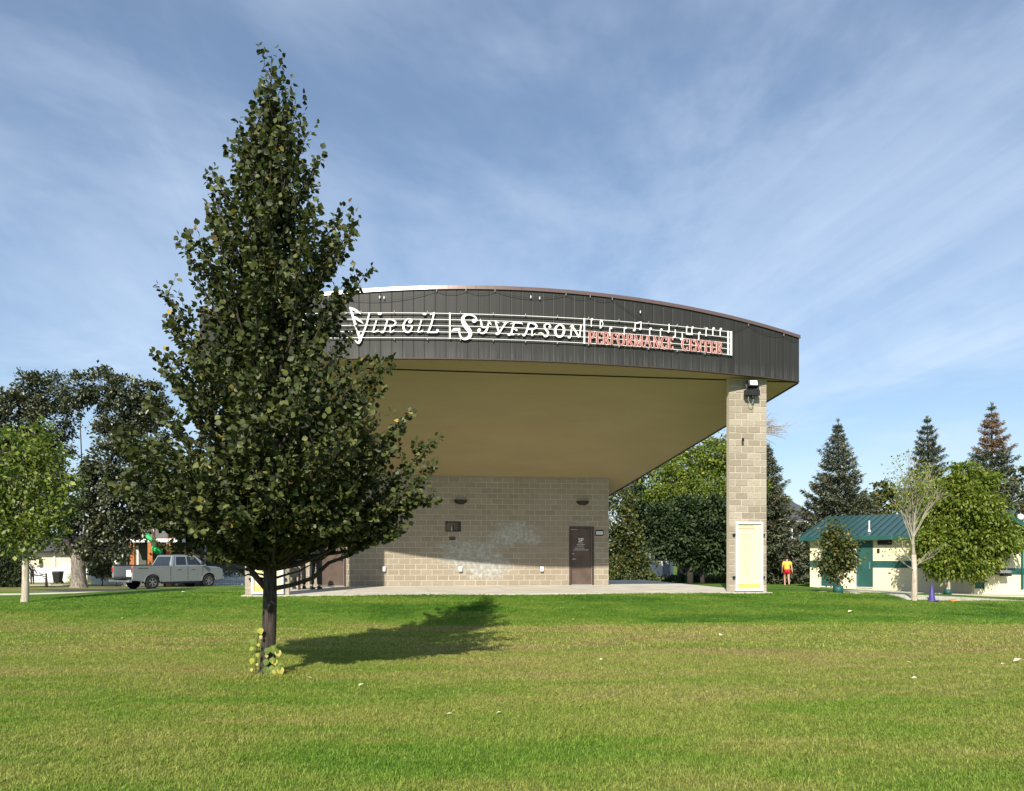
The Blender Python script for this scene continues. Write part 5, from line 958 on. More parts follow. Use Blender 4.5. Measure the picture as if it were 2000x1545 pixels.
x = bpx(1752) + .9; mb = MB(); mb.lathe([(.16, 0), (.17, .05), (.1, .14), (.02, .17)], 12, c=(x, .9, EV + .2 + PK * (.9 + OV) / (YR + OV))); mb.build('roof_vent', M_WHITE, gb, smooth=True)
# gabled wing at the right
wA = at(1903, 1151, 33.4)
wg = empty('park_building_wing', (wA.x, wA.y, wA.z), R(3), 'cream gabled wing with a green band and drinking fountain at the right edge', 'building')
def wx(name, a, b, mat, bev=0): return bx(name, a, b, mat, wg, bev)
sW = F / 33.4; WW = 4.6; HW2 = (HY - 1059) / sW + EYE - wA.z
wx('wall', (0, 0, -.3), (WW, 5, HW2), M_CREAM); zb0 = EYE + (HY - 1122.5) / sW - wA.z; zb1 = EYE + (HY - 1110) / sW - wA.z
xd = (1921 - 1903) / sW; xr = (1997 - 1903) / sW
wx('painted_band', (xd + .02, -.012, zb0), (WW, -.002, zb1), M_GPAINT); wx('door_panel', (.03, -.03, .03), (xd, -.003, 2.1), M_GPAINT); wx('door_frame', (xd + .001, -.04, 0), (xd + .035, -.003, 2.15), M_GPAINT); wx('downpipe', (xr, -.06, 0), (xr + .1, -.004, HW2 - .05), M_GPAINT); wx('lintel_trim', (0, -.03, HW2 + .002), (WW, -.003, HW2 + .10), M_GPAINT)
xp = (1964 - 1903) / sW; zp = EYE + (HY - 1012) / sW - wA.z
mb = MB(); mb.prism([(0, HW2 + .102), (xp * 2, HW2 + .102), (xp, zp - .15)], (0, .2)); mb.build('gable_wall', M_CREAM, wg)
for k in range(4): z = HW2 + .2 + k * .19; hw_ = xp * (1 - (z - HW2) / (zp - HW2)) - .1; wx('gable_board', (xp - hw_, -.014, z), (min(xp + hw_, (1981 - 1903) / sW), -.003, z + .17), M_WHITE if False else M_CREAM)
wx('gable_infill', ((1982 - 1903) / sW, -.016, HW2 + .104), ((1982 - 1903) / sW + .55, -.004, HW2 + .52), M_LOUV)
for s in (-1, 1):
    mb = MB(); ang = math.atan2(zp - HW2 - .02, xp + .35); Lr = math.hypot(zp - HW2 - .02, xp + .35) + .02
    Mx = Matrix.Translation((xp, 0, zp)) @ Matrix.Rotation((ang if s > 0 else math.pi - ang), 4, 'Y')
    if s > 0: mb.hexa([(xp, -.5, zp - .02), (xp + xp + .35, -.5, HW2), (xp + xp + .35, 5.2, HW2), (xp, 5.2, zp - .02), (xp, -.5, zp + .10), (xp * 2 + .35, -.5, HW2 + .12), (xp * 2 + .35, 5.2, HW2 + .12), (xp, 5.2, zp + .10)])
    else: mb.hexa([(-.35, -.5, HW2), (xp - .002, -.5, zp - .02), (xp - .002, 5.2, zp - .02), (-.35, 5.2, HW2), (-.35, -.5, HW2 + .12), (xp - .002, -.5, zp + .10), (xp - .002, 5.2, zp + .10), (-.35, 5.2, HW2 + .12)])
    o = mb.build('roof', M_GROOF, wg)
    mb = MB(); x0, x1 = (xp, 2 * xp + .35) if s > 0 else (-.35, xp - .003); z0, z1 = (zp, HW2 + .02) if s > 0 else (HW2 + .02, zp); mb.hexa([(x0, -.54, z0 - .10), (x1, -.54, z1 - .10), (x1, -.502, z1 - .10), (x0, -.502, z0 - .10), (x0, -.54, z0 + .10), (x1, -.54, z1 + .10), (x1, -.502, z1 + .10), (x0, -.502, z0 + .10)]); mb.build('barge_board', M_GPAINT, wg)
wx('light_switch', ((1990 - 1903) / sW, -.03, 1.55), ((1992.5 - 1903) / sW, -.003, 1.75), M_BRONZE)
df = empty('drinking_fountain', at(1955, 1118, 33.3), R(3), 'steel drinking fountain fixed to the green band of the wing', 'drinking fountain')
mb = MB(); mb.box((-.26, -.32, -.03), (.26, -.005, .10)); mb.build('basin', M_CHROME, df, bevel=.03); mb = MB(); mb.box((-.08, -.30, -.16), (.28, -.004, -.035)); mb.build('housing', M_BLACK, df, bevel=.02); mb = MB(); mb.tube([(.1, -.2, .09), (.1, -.2, .15), (.1, -.24, .18)], .02, 8); mb.build('spout', M_CHROME, df)
# lamp
q = at(1993, 1150, 38); q.z = G(q.x, q.y); lamp = empty('street_lamp', q, 0, 'lamp post with a clear glass globe at the right edge', 'street lamp'); zl = at(1993, 1010, 38).z - q.z
mb = MB(); mb.lathe([(.10, 0), (.07, .25), (.045, .4), (.04, zl - .25), (.08, zl - .2), (.05, zl - .15)], 10); mb.build('post', M_BLACK, lamp, smooth=True); mb = MB(); mb.lathe([(.06, -.17), (.14, -.10), (.165, 0), (.12, .12), (.03, .17)], 14, c=(0, 0, zl)); mb.build('globe', M_GLOBE, lamp, smooth=True); mb = MB(); mb.lathe([(.05, 0), (.02, .1)], 8, c=(0, 0, zl + .17)); mb.build('finial', M_BLACK, lamp)
# cones on the lawn
q = spot(1820, 1174); sC = F / q.y; e = empty('tall_cone', q, 0, 'tall narrow purple sports cone standing beside the leafless tree', 'cone'); hc = 33 / sC
mb = MB(); mb.lathe([(8.5 / sC, 0), (8.5 / sC, .02), (6.3 / sC, .05), (1.2 / sC, hc - .02), (.9 / sC, hc)], 18); mb.build('body', M_PURPLE, e, smooth=True); mb = MB(); mb.box((-.16, -.16, -.0), (.16, .16, .015)); mb.build('base', M_PURPLE, e, bevel=.01)
q = spot(1862, 1174.5); e = empty('disc_cone', q, 0, 'flat orange disc cone lying on the right lawn', 'cone'); mb = MB(); mb.lathe([(.11, .003), (.11, .015), (.06, .06), (.035, .065), (.035, .05), (.055, .045)], 16); mb.build('disc', M_ORANGE, e, smooth=True)
# fallen leaves and scraps on the lawn
fm = MB(); fm.add([(0, 0, 0), (-.03, .03, .012), (0, .075, .004), (.032, .03, .014)], [(0, 3, 2, 1)]); fm = fm.mesh('fallen_leaf', M_DRYLEAF)
rq = random.Random(4)
for px, py in ((1411, 1242), (1177, 1290), (1979, 1296), (1963, 1300), (1791, 1328), (1656, 1198), (1122, 1213), (353, 1159), (884, 1237), (1780, 1299), (1133, 1384), (610, 1330), (700, 1345), (60, 1262), (240, 1210), (1530, 1205), (980, 1396), (885, 1400)):
    q = spot(px, py); big = 1.7 if px in (1411, 1979, 353, 1656) else 1.0; o = link('fallen_leaf', fm, None, (q.x, q.y, q.z + .03), (rq.uniform(-.4, .4), rq.uniform(-.4, .4), rq.uniform(0, 6))); o.scale = (big,) * 3; tag(o, 'pale dry fallen leaf lying on the mown lawn', 'leaf', 'fallen leaves on the lawn')
# dropped orange bits at the foot of the purple tree etc are left to the material
# ------------------------------------------------------------------ pickup truck
q = at(278, 1154, 44.0); q.z = G(q.x, q.y); TA = R(58)
tr_ = empty('pickup_truck', q, TA, 'silver crew cab pickup with its tailgate down parked on the street', 'truck')
# local: x forward, rear axle at 0, y left; side facing us is y = -1 (right side)
TWd = 1.0
def arch(cx, r, n=9): return [(cx + r * math.cos(math.pi - math.pi * i / (n - 1)), .42 + r * math.sin(math.pi - math.pi * i / (n - 1))) for i in range(n)]
prof = [(-1.15, .52), (-1.2, .62), (-1.2, 1.32), (-1.15, 1.36), (1.05, 1.36), (1.12, 1.30), (3.42, 1.30), (3.55, 1.27), (4.45, 1.20), (4.62, 1.08), (4.68, .85), (4.66, .48), (4.2, .42)] + list(reversed(arch(3.68, .50))) + [(3.1, .40), (.6, .40)] + list(reversed(arch(0, .50))) + [(-.6, .46)]
def side(y0, y1):
    mb = MB(); mb.prism(prof, (y0, y1)); return mb
o = side(-1.0, -.86).build('body_side', M_SILVER, tr_, bevel=.02); side(.86, 1.0).build('body_side', M_SILVER, tr_, bevel=.02)
mb = MB(); mb.box((1.14, -.86, .45), (3.1, .86, 1.28)); mb.box((3.1, -.7, .6), (4.3, .7, 1.1)); mb.build('cabin_floor', M_TRIM, tr_)
mb = MB(); mb.hexa([(3.3, -.86, 1.05), (4.55, -.86, 1.0), (4.55, .86, 1.0), (3.3, .86, 1.05), (3.3, -.86, 1.31), (4.42, -.80, 1.24), (4.42, .80, 1.24), (3.3, .86, 1.31)]); mb.build('hood', M_SILVER, tr_, bevel=.04)
mb = MB(); mb.box((4.45, -.85, .62), (4.67, .85, 1.1)); mb.build('grille', M_TRIM, tr_, bevel=.02); mb = MB(); mb.box((4.5, -.98, .42), (4.8, .98, .62)); mb.build('front_bumper', M_CHROME, tr_, bevel=.03)
mb = MB(); mb.box((-1.15, -.86, .55), (1.1, .86, .72)); mb.build('bed_floor', M_TRIM, tr_); mb = MB(); mb.box((1.0, -.86, .73), (1.13, .86, 1.36)); mb.build('bed_front', M_TRIM, tr_)
mb = MB(); mb.box((-1.19, -1.005, 1.362), (1.08, -.84, 1.39)); mb.box((-1.19, .84, 1.362), (1.08, 1.005, 1.39)); mb.build('bed_rail', M_TRIM, tr_)
mb = MB(); mb.box((-1.78, -.80, .62), (-1.22, .80, .69)); mb.build('tailgate', M_TRIM, tr_, bevel=.015); mb = MB(); mb.box((-1.42, -.98, .42), (-1.21, .98, .58)); mb.build('rear_bumper', M_CHROME, tr_, bevel=.03)
# cab
cabb = [(1.13, -.93), (3.62, -.93), (3.62, .93), (1.13, .93)]; cabt = [(1.42, -.72), (2.92, -.72), (2.92, .72), (1.42, .72)]; zb_, zt_ = 1.30, 1.93
mb = MB(); mb.hexa([(x, y, zb_) for x, y in cabb] + [(x, y, zt_) for x, y in cabt]); mb.build('cab', M_SILVER, tr_, bevel=.03)
mb = MB(); mb.hexa([(1.42, -.73, 1.931), (2.92, -.73, 1.931), (2.92, .73, 1.931), (1.42, .73, 1.931), (1.55, -.64, 1.97), (2.75, -.64, 1.97), (2.75, .64, 1.97), (1.55, .64, 1.97)]); mb.build('roof', M_SILVER, tr_, bevel=.02)
def cs(x, t, s=-1, off=.008):  # point on the cab side; t 0..1 height, x in metres
    y = (.93 + (.72 - .93) * t + off) * s; return (x, y, zb_ + (zt_ - zb_) * t)
for s in (-1, 1):
    for nm, q4 in (('rear_side_window', [(1.52, .12), (2.20, .12), (2.22, .88), (1.62, .88)]), ('front_side_window', [(2.29, .12), (3.22, .12), (2.86, .86), (2.31, .88)])):
        mb = MB(); vs = [cs(x, t, s) for x, t in q4] + [cs(x, t, s, -.01) for x, t in q4]; mb.add(vs, [(0, 1, 2, 3), (0, 4, 5, 1), (1, 5, 6, 2), (2, 6, 7, 3), (3, 7, 4, 0)]); mb.build(nm, M_GLASS, tr_)
def ce(y, t, fr): xb, xt = (3.62, 2.92) if fr else (1.13, 1.42); return (xb + (xt - xb) * t + (.01 if fr else -.01), y, zb_ + (zt_ - zb_) * t)
mb = MB(); mb.add([ce(-.78, .1, False), ce(.78, .1, False), ce(.62, .9, False), ce(-.62, .9, False)], [(0, 3, 2, 1)]); mb.build('rear_window', M_GLASS, tr_); mb = MB(); mb.add([ce(-.84, .06, True), ce(.84, .06, True), ce(.66, .93, True), ce(-.66, .93, True)], [(0, 1, 2, 3)]); mb.build('windscreen', M_GLASS, tr_)
wheelp = [(.0, 0.0)]
for cx in (0, 3.68):
    for s in (-1, 1):
        e = empty('wheel', (cx, s * .88, .40)); e.parent = tr_; Mx = Matrix.Rotation(R(90) * (1 if s < 0 else -1), 4, 'X'); mb = MB(); mb.lathe([(.25, -.11), (.37, -.12), (.405, -.08), (.405, .08), (.37, .12), (.25, .125)], 24, Mx, cap=False); mb.build('tyre', M_TYRE, e, smooth=False)
        mb = MB(); mb.lathe([(.26, .07), (.255, .115), (.235, .118), (.222, .06)], 24, Mx, cap=False); mb.lathe([(.07, .06), (.065, .115), (.03, .12)], 12, Mx); mb.build('rim', M_CHROME, e); mb = MB(); mb.lathe([(.235, .03), (.235, .062)], 20, Mx); mb.build('wheel_hub', M_TRIM, e)
        for k in range(6):
            a = k * math.pi / 3; mb = MB(); mb.box((-.028, .03, .085), (.028, .235, .112), Mx @ Matrix.Rotation(a, 4, 'Z')); mb.build('spoke', M_CHROME, e)
for s in (-1, 1):
    mb = MB(); mb.box((-1.225, s * .93 - .055, .98), (-1.10, s * .93 + .075, 1.26)); mb.build('tail_light', M_TAIL, tr_, bevel=.015); mb = MB(); mb.box((4.45, s * .78 - .18, .92), (4.675, s * .78 + .18, 1.10)); mb.build('headlight', M_LENS, tr_, bevel=.02)
    mb = MB(); mb.box((3.12, s * 1.02 - .0 + (-.16 if s < 0 else 0), 1.36), (3.24, s * 1.02 + (.0 if s < 0 else .16), 1.58)); mb.build('mirror', M_TRIM, tr_, bevel=.02)
    for x in (1.55, 2.45): mb = MB(); mb.box((x, s * 1.01 - .015, 1.12), (x + .2, s * 1.01 + .015, 1.16)); mb.build('door_handle', M_CHROME, tr_)
    for cx in (0, 3.68):
        mb = MB(); pts = arch(cx, .53, 12); pts2 = arch(cx, .47, 12); vs = [(x, s * 1.012, z) for x, z in pts] + [(x, s * 1.012, z) for x, z in pts2] + [(x, s * .95, z) for x, z in pts] ; m_ = len(pts); mb.add(vs, [(i, i + 1, m_ + i + 1, m_ + i) for i in range(m_ - 1)] + [(i, i + 1, 2 * m_ + i + 1, 2 * m_ + i) for i in range(m_ - 1)]); mb.build('wheel_arch_trim', M_SILVER, tr_)
    for x in (1.12, 2.24, 3.25): mb = MB(); mb.box((x - .008, s * 1.003 - .003, .50), (x + .008, s * 1.003 + .003, 1.29)); mb.build('door_seam', M_TRIM, tr_)
mb = MB(); mb.box((.6, -1.02, .30), (3.1, -.84, .38)); mb.box((.6, .84, .30), (3.1, 1.02, .38)); mb.build('running_board', M_TRIM, tr_)
mb = MB(); [mb.box((-.85 + .1 * i, -1.006, 1.18), (-.79 + .1 * i, -1.001, 1.235)) for i in range(6)]; mb.build('side_badge', M_TRIM, tr_)
for x0 in (1.22,): mb = MB(); mb.hexa([(1.14, -1.004, 1.30), (1.26, -1.004, 1.30), (1.26, -.93, 1.30), (1.14, -.93, 1.30), (1.38, -.76, 1.90), (1.50, -.76, 1.90), (1.50, -.70, 1.90), (1.38, -.70, 1.90)]); mb.build('rear_pillar', M_SILVER, tr_)
bxs = empty('loaded_box', Vector(q) + Matrix.Rotation(TA, 3, 'Z') @ Vector((-.55, -.1, .725)), TA, 'white box lying in the open truck bed', 'box'); mb = MB(); mb.box((-.3, -.35, 0), (.25, .3, .38)); mb.build('carton', M_WHITE, bxs, bevel=.02); mb = MB(); mb.box((-.31, -.03, .381), (.26, .0, .386)); mb.build('tape', M_GREYPL, bxs)

# ------------------------------------------------------------------ far houses, fences and street things, left
hb = at(345, 1140, 62); hb.z = G(hb.x, hb.y); s62 = F / 62
hs = empty('grey_house', (hb.x, hb.y, hb.z), R(4), 'dark grey two storey house with orange timber porch posts', 'house')
def HX(px): return (px - 345) / s62
def HZ(py): return EYE + (HY - py) / s62 - hb.z
def hx(name, a, b, mat, par=hs, bev=0): mb = MB(); mb.box(a, b); return mb.build(name, mat, par, bevel=bev)
hx('wall', (HX(255), 0, -.5), (HX(480), 8, HZ(985)), M_SGREY); hx('wing_wall', (HX(236), .4, -.5), (HX(254.5), 7.5, HZ(1030)), M_SGREEN); hx('porch_wall', (HX(256), -.03, -.1), (HX(330), -.004, HZ(1066)), M_SGREEN)
mb = MB(); mb.prism([(HX(245), HZ(985) + .002), (HX(490), HZ(985) + .002), (HX(420), HZ(950)), (HX(350), HZ(935)), (HX(300), HZ(950))], (-.5, 8.4)); mb.build('roof', M_SHING, hs)
hx('porch_beam', (HX(266), -1.9, HZ(1060)), (HX(396), -1.6, HZ(1053)), M_WHITE); hx('porch_roof', (HX(266), -1.59, HZ(1058)), (HX(396), -.04, HZ(1054)), M_WOODD)
for a, b_ in ((275, 283), (307.5, 316.5), (341.5, 350.5)): hx('porch_post', (HX(a), -1.85, -.1), (HX(b_), -1.65, HZ(1060.5)), M_WOOD)
hx('door_opening', (HX(320), -.045, 0), (HX(340), -.031, HZ(1068)), M_BLACK); hx('window', (HX(352), -.045, HZ(1108)), (HX(376), -.005, HZ(1070)), M_GLASS)
for a, b_, c, d in ((375.5, 378, 1108, 1070), (270, 273.5, 1140, 1066)): hx('trim', (HX(a), -.08, HZ(c) if c < 1130 else 0), (HX(b_), -.046, HZ(d)), M_WHITE)
hx('window_sill', (HX(373), -.2, HZ(1100)), (HX(391), -.081, HZ(1096)), M_WHITE)
# balcony rail
hx('balcony_rail', (HX(300), -1.8, HZ(1034)), (HX(396), -1.7, HZ(1032)), M_WOODD); hx('balcony_rail', (HX(300), -1.8, HZ(1053)), (HX(396), -1.7, HZ(1051)), M_WOODD)
for px in (299, 318, 346, 362, 380, 394): hx('balcony_post', (HX(px - 1.6), -1.84, HZ(1053)), (HX(px + 1.6), -1.68, HZ(1030)), M_WOOD if px in (299, 394) else M_WOODD)
mb = MB(); [mb.box((HX(300 + i * 2.0) - .012, -1.76, HZ(1051)), (HX(300 + i * 2.0) + .012, -1.74, HZ(1034))) for i in range(48)]; tag(mb.build('baluster', M_GREYPL, hs), kind='stuff')
for a, b_ in ((336, 347), (362, 372)):
    o = hx('window', (HX(a), -.05, HZ(1026)), (HX(b_), -.004, HZ(1000)), M_GLASS); mb = MB(); mb.box((HX(a) - .08, -.07, HZ(1027.5)), (HX(a), -.051, HZ(998))); mb.box((HX(b_), -.07, HZ(1027.5)), (HX(b_) + .08, -.051, HZ(998))); mb.box((HX(a), -.07, HZ(1028)), (HX(b_), -.051, HZ(1026))); mb.box((HX(a), -.07, HZ(1000)), (HX(b_), -.051, HZ(998))); mb.build('window_frame', M_WHITE, o)
for px, y0, y1 in ((248.5, 1140, 1075), (400, 1140, 1040)): hx('corner_board', (HX(px - 1.3), -.1 if px > 300 else .25, 0), (HX(px + 1.3), -.005 if px > 300 else .395, HZ(y1)), M_WHITE)
# stair rail by the porch
e = empty('stair_railing', at(266, 1118, 60), R(4), 'white stair railing with a black handrail left of the porch', 'railing'); mb = MB(); [mb.box((i * .09 - .35, -.01, -.5), (i * .09 - .32, .01, .05 + i * .045)) for i in range(9)]; mb.build('baluster', M_WHITE, e); mb = MB(); mb.tube([(-.45, 0, .02), (.5, 0, .6)], .03, 6); mb.build('handrail', M_BLACK, e)
# inflatable decoration hanging at the porch
e = empty('hanging_decoration', at(305, 1064, 59.8), 0, 'bright green hanging decoration on the porch beam', 'decoration'); mb = MB()
mb.tube([(-.75, 0, .85), (-.6, 0, .55), (-.35, 0, .42), (-.1, 0, .28), (.1, 0, .12)], [.10, .17, .15, .14, .10], 8); mb.build('upper_body', M_NEON, e, smooth=True); mb = MB(); mb.tube([(-.05, 0, .02), (-.1, 0, -.2), (.1, 0, -.45), (.38, 0, -.72)], [.12, .30, .33, .16], 9); mb.build('lower_body', M_NEON, e, smooth=True); mb = MB(); mb.tube([(.0, 0, .05), (.22, -.05, .1), (.35, 0, -.1)], [.12, .16, .10], 8); mb.build('middle', M_DARKC, e, smooth=True)
# skull like face on a stand
q2 = at(228, 1142, 58); q2.z = G(q2.x, q2.y); e = empty('face_decoration', q2, 0, 'pale skull shaped face decoration on a pole above the truck bed', 'decoration'); zc = at(228, 1103, 58).z - q2.z
mb = MB(); mb.lathe([(.02, -.30), (.12, -.26), (.20, -.10), (.25, .08), (.22, .22), (.12, .30), (.02, .32)], 14, c=(0, 0, zc)); mb.build('face', simple('pale_cream', (.72, .70, .52), .6), e, smooth=True)
for s in (-1, 1): mb = MB(); mb.lathe([(.01, -.05), (.05, -.02), (.055, .02), (.01, .05)], 8, c=(s * .09, -.20, zc + .0)); mb.build('eye', M_BLACK, e, smooth=True)
mb = MB(); mb.tube([(0, 0, -.1), (0, 0, zc - .28)], .025, 6); mb.build('pole', M_BLACK, e)
# white picket fence beyond the truck
q3 = at(404, 1134, 60); q3.z = G(q3.x, q3.y)
fe = empty('picket_fence', q3, R(2), 'low white picket fence before the dark grey house', 'fence'); Lf = 74 / (F / 60); hf = .78
pm = MB(); pm.prism([(-.035, .05), (.035, .05), (.035, hf - .05), (0, hf), (-.035, hf - .05)], (-.012, .012)); pm = pm.mesh('picket', simple('bluish_white', (.62, .66, .70), .6))
for i in range(26): link('picket', pm, fe, (Lf * i / 25, 0, 0))
mb = MB(); mb.box((0, .013, .2), (Lf, .04, .26)); mb.box((0, .013, .55), (Lf, .04, .61)); mb.build('rail', M_WHITE, fe)
rq = random.Random(9)
for k, (px, lab) in enumerate(((412, 'white flowering bush left behind the picket fence'), (432, 'white flowering bush in the middle behind the picket fence'), (457, 'white flowering bush right behind the picket fence'))):
    bb = at(px, 1132, 61); bb.z = G(bb.x, bb.y); rs5 = np.random.default_rng(50 + k); e = empty('flowering_bush', bb, 0, lab, 'bush', 'white flowering bushes'); C = rs5.normal(0, 1, (500, 3)) * [.30, .25, .18] + [0, 0, .72]; C[:, 2] = np.abs(C[:, 2]); leaves('flowers', C[:260], rs5.normal(0, 1, (260, 3)), rs5.normal(0, 1, (260, 3)), rs5.uniform(.07, .13, 260), rs5.uniform(.9, 1, 260), 'diamond', simple('petal', (.72, .66, .62), .7), e); leaves('leaves', C[260:], rs5.normal(0, 1, (240, 3)), rs5.normal(0, 1, (240, 3)), rs5.uniform(.08, .14, 240), rs5.uniform(.2, .7, 240), 'diamond', M_YEW, e)
for k, (px, py, c_) in enumerate(((365, 1098, 10), (392, 1108, 12), (378, 1112, 9))):
    bb = at(px, 1136, 58.5); bb.z = G(bb.x, bb.y); broadleaf('garden_shrub', bb, 58.5, [(px, py, c_), (px + 8, py + 10, c_ * .8)], ('dark garden shrub before the house window', 'dark garden shrub right of the house window', 'low dark garden shrub behind the truck hood')[k], 'shrub', M_YEW, M_BARK, T((0, 0, -.1, .05), (0, 0, .4, .04), (0, 0, .8, .03)), (.09, .16), 60, 22, seed=60 + k, limb_r=.02, group='shrubs before the grey house')
# cream house and white vinyl fence far left
hb2 = at(60, 1128, 80); hb2.z = G(hb2.x, hb2.y); s80 = F / 80
h2 = empty('cream_house', (hb2.x, hb2.y, hb2.z), R(-3), 'cream sided house with a grey roof at the far left', 'house')
def h2x(name, px0, px1, py0, py1, y0, y1, mat): mb = MB(); mb.box(((px0 - 60) / s80, y0, EYE + (HY - py0) / s80 - hb2.z if py0 < 1135 else -.3), ((px1 - 60) / s80, y1, EYE + (HY - py1) / s80 - hb2.z)); return mb.build(name, mat, h2)
h2x('wall', 30, 145, 1140, 1078, 0, 8, M_SCREAM); mb = MB(); z = lambda py: EYE + (HY - py) / s80 - hb2.z
mb.prism([((20 - 60) / s80, z(1078) + .003), ((155 - 60) / s80, z(1078) + .003), ((120 - 60) / s80, z(1040)), ((50 - 60) / s80, z(1038))], (-.6, 8.5)); mb.build('roof', M_SHING, h2)
h2x('eave_trim', 20, 155, 1080, 1076, -.64, -.602, M_TRIM); h2x('corner_post', 107, 111, 1140, 1079, -.12, -.003, M_WHITE); h2x('window', 68, 82, 1100, 1088, -.04, -.003, M_GLASS); h2x('side_panel', 72, 84, 1104, 1093, -.5, -.3, M_SCREAM)
q4 = at(55, 1129, 76); q4.z = G(q4.x, q4.y); vf = empty('vinyl_fence', q4, R(-2), 'solid white vinyl fence before the cream house', 'fence'); s76 = F / 76; x = 0
for i, wd in enumerate((22, 42, 25, 30)):
    h_ = (1.45 if i < 2 else 1.95 if i == 2 else 1.5); mb = MB(); mb.box((x / s76 + .06, -.03, .02), ((x + wd) / s76 - .06, .03, h_)); mb.build('panel', M_WHITE, vf); mb = MB(); mb.box((x / s76 - .055, -.06, 0), (x / s76 + .055, .06, h_ + .08)); mb.build('post', M_WHITE, vf); x += wd
q5 = at(178, 1143, 64); q5.z = G(q5.x, q5.y); e = empty('retaining_wall', q5, R(2), 'low white wall between the big tree and the truck', 'wall'); mb = MB(); mb.prism([(0, -.2), (4.2, -.2), (4.2, 1.25), (3.4, 1.1), (2.2, .8), (1.0, .95), (0, 1.05)], (0, .25)); mb.build('wall_panel', M_WHITE, e); mb = MB(); mb.box((-.3, -.35, -.2), (4.6, -.002, .12)); mb.build('footing', M_CONC, e)
q6 = at(262, 1140, 66); q6.z = G(q6.x, q6.y); bb = at(200, 1128, 63); bb.z = G(bb.x, bb.y)
broadleaf('pale_shrub', bb, 63, [(195, 1098, 14), (205, 1112, 14), (185, 1112, 12), (212, 1090, 12)], 'silvery green shrub behind the low white wall', 'shrub', M_BIG, M_BARK, T((0, 0, -.1, .05), (0, 0, .4, .04), (0, 0, .8, .03)), (.1, .2), 26, 26, seed=71, limb_r=.02, tb_=(.8, .2))
q7 = spot(139, 1139); broadleaf('yellow_bush', (q7.x, q7.y + 2, G(q7.x, q7.y + 2)), q7.y + 2, [(140, 1125, 8), (133, 1132, 7), (143, 1134, 6)], 'small yellow green bush left of the thick trunk', 'bush', M_SPROUT, M_BARK, T((0, 0, -.1, .03), (0, 0, .2, .02), (0, 0, .4, .02)), (.08, .15), 60, 14, seed=72, limb_r=.01, kind='narrow')
# wheelie bin
q8 = at(113, 1138, 72); q8.z = G(q8.x, q8.y); bn = empty('trash_bin', q8, 0, 'black wheeled trash bin before the white fence', 'bin'); mb = MB(); mb.hexa([(-.26, -.28, .08), (.26, -.28, .08), (.26, .28, .08), (-.26, .28, .08), (-.36, -.36, 1.05), (.36, -.36, 1.05), (.36, .36, 1.05), (-.36, .36, 1.05)]); mb.build('bin_body', M_BLACK, bn, bevel=.03)
mb = MB(); mb.hexa([(-.39, -.40, 1.055), (.39, -.40, 1.055), (.39, .40, 1.055), (-.39, .40, 1.055), (-.36, -.34, 1.16), (.36, -.34, 1.16), (.36, .40, 1.16), (-.36, .40, 1.16)]); mb.build('lid', M_BLACK, bn, bevel=.02)
for s in (-1, 1): mb = MB(); mb.tube([(s * .24, .28, .12), (s * .32, .28, .12)], .12, 12); mb.build('wheel', M_TYRE, bn)
# white things behind the stage gap and far house at right
q9 = at(1285, 1138, 62); q9.z = G(q9.x, q9.y); e = empty('white_shed', q9, R(10), 'small white shed glimpsed under the green crown', 'shed'); mb = MB(); mb.box((-1.6, 0, 0), (1.3, 2.5, 1.35)); mb.build('wall', M_WHITE, e); mb = MB(); mb.prism([(-1.75, 1.352), (1.45, 1.352), (-.1, 2.0)], (-.15, 2.65)); mb.build('roof', M_WHITE, e); mb = MB(); mb.box((.4, -.03, .05), (1.0, -.004, 1.2)); mb.build('door', M_GREYPL, e)
hb3 = at(1545, 1140, 74); hb3.z = G(hb3.x, hb3.y); s74 = F / 74; h3 = empty('white_house', (hb3.x, hb3.y, hb3.z), R(-6), 'white house with a dark hipped roof behind the spruces', 'house')
def h3v(px, py): return (px - 1545) / s74, EYE + (HY - py) / s74 - hb3.z
mb = MB(); a = h3v(1490, 1018); c = h3v(1600, 1018); mb.box((a[0], 0, -.3), (c[0], 9, a[1])); mb.build('wall', M_WHITE, h3)
mb = MB(); ov = .5; zt3 = h3v(0, 970)[1]; zz0 = a[1] + .004; mb.add([(a[0] - ov, -ov, zz0), (c[0] + ov, -ov, zz0), (c[0] + ov, 9 + ov, zz0), (a[0] - ov, 9 + ov, zz0), (h3v(1545, 0)[0], 4.5, zt3), (h3v(1565, 0)[0], 4.5, zt3)], [(0, 1, 5, 4), (1, 2, 5), (2, 3, 4, 5), (3, 0, 4), (3, 2, 1, 0)]); mb.build('roof', M_SHING, h3)
mb = MB(); mb.box((a[0] - ov, -ov - .04, zz0 - .2), (c[0] + ov, -ov - .002, zz0 + .0)); mb.build('eave_trim', M_WHITE, h3)
for px0, px1, py0, py1 in ((1512, 1522, 1050, 1026), (1548, 1560, 1050, 1026)): p0, p1 = h3v(px0, py0), h3v(px1, py1); mb = MB(); mb.box((p0[0], -.05, p0[1]), (p1[0], -.004, p1[1])); mb.build('window', M_GLASS, h3)
p0, p1 = h3v(1500, 1095), h3v(1570, 1070); mb = MB(); mb.hexa([(p0[0], -3, p0[1]), (p1[0], -3, p0[1]), (p1[0], -.004, p0[1]), (p0[0], -.004, p0[1]), (p0[0] + .5, -2.4, p1[1]), (p1[0] - .5, -2.4, p1[1]), (p1[0] - .5, -.004, p1[1]), (p0[0] + .5, -.004, p1[1])]); mb.build('porch_roof', M_SHING, h3)
p0, p1 = h3v(1504, 1138), h3v(1566, 1096); mb = MB(); mb.box((p0[0], -2.5, -.2), (p1[0], -.004, p1[1])); mb.build('porch_wall', M_WHITE, h3)

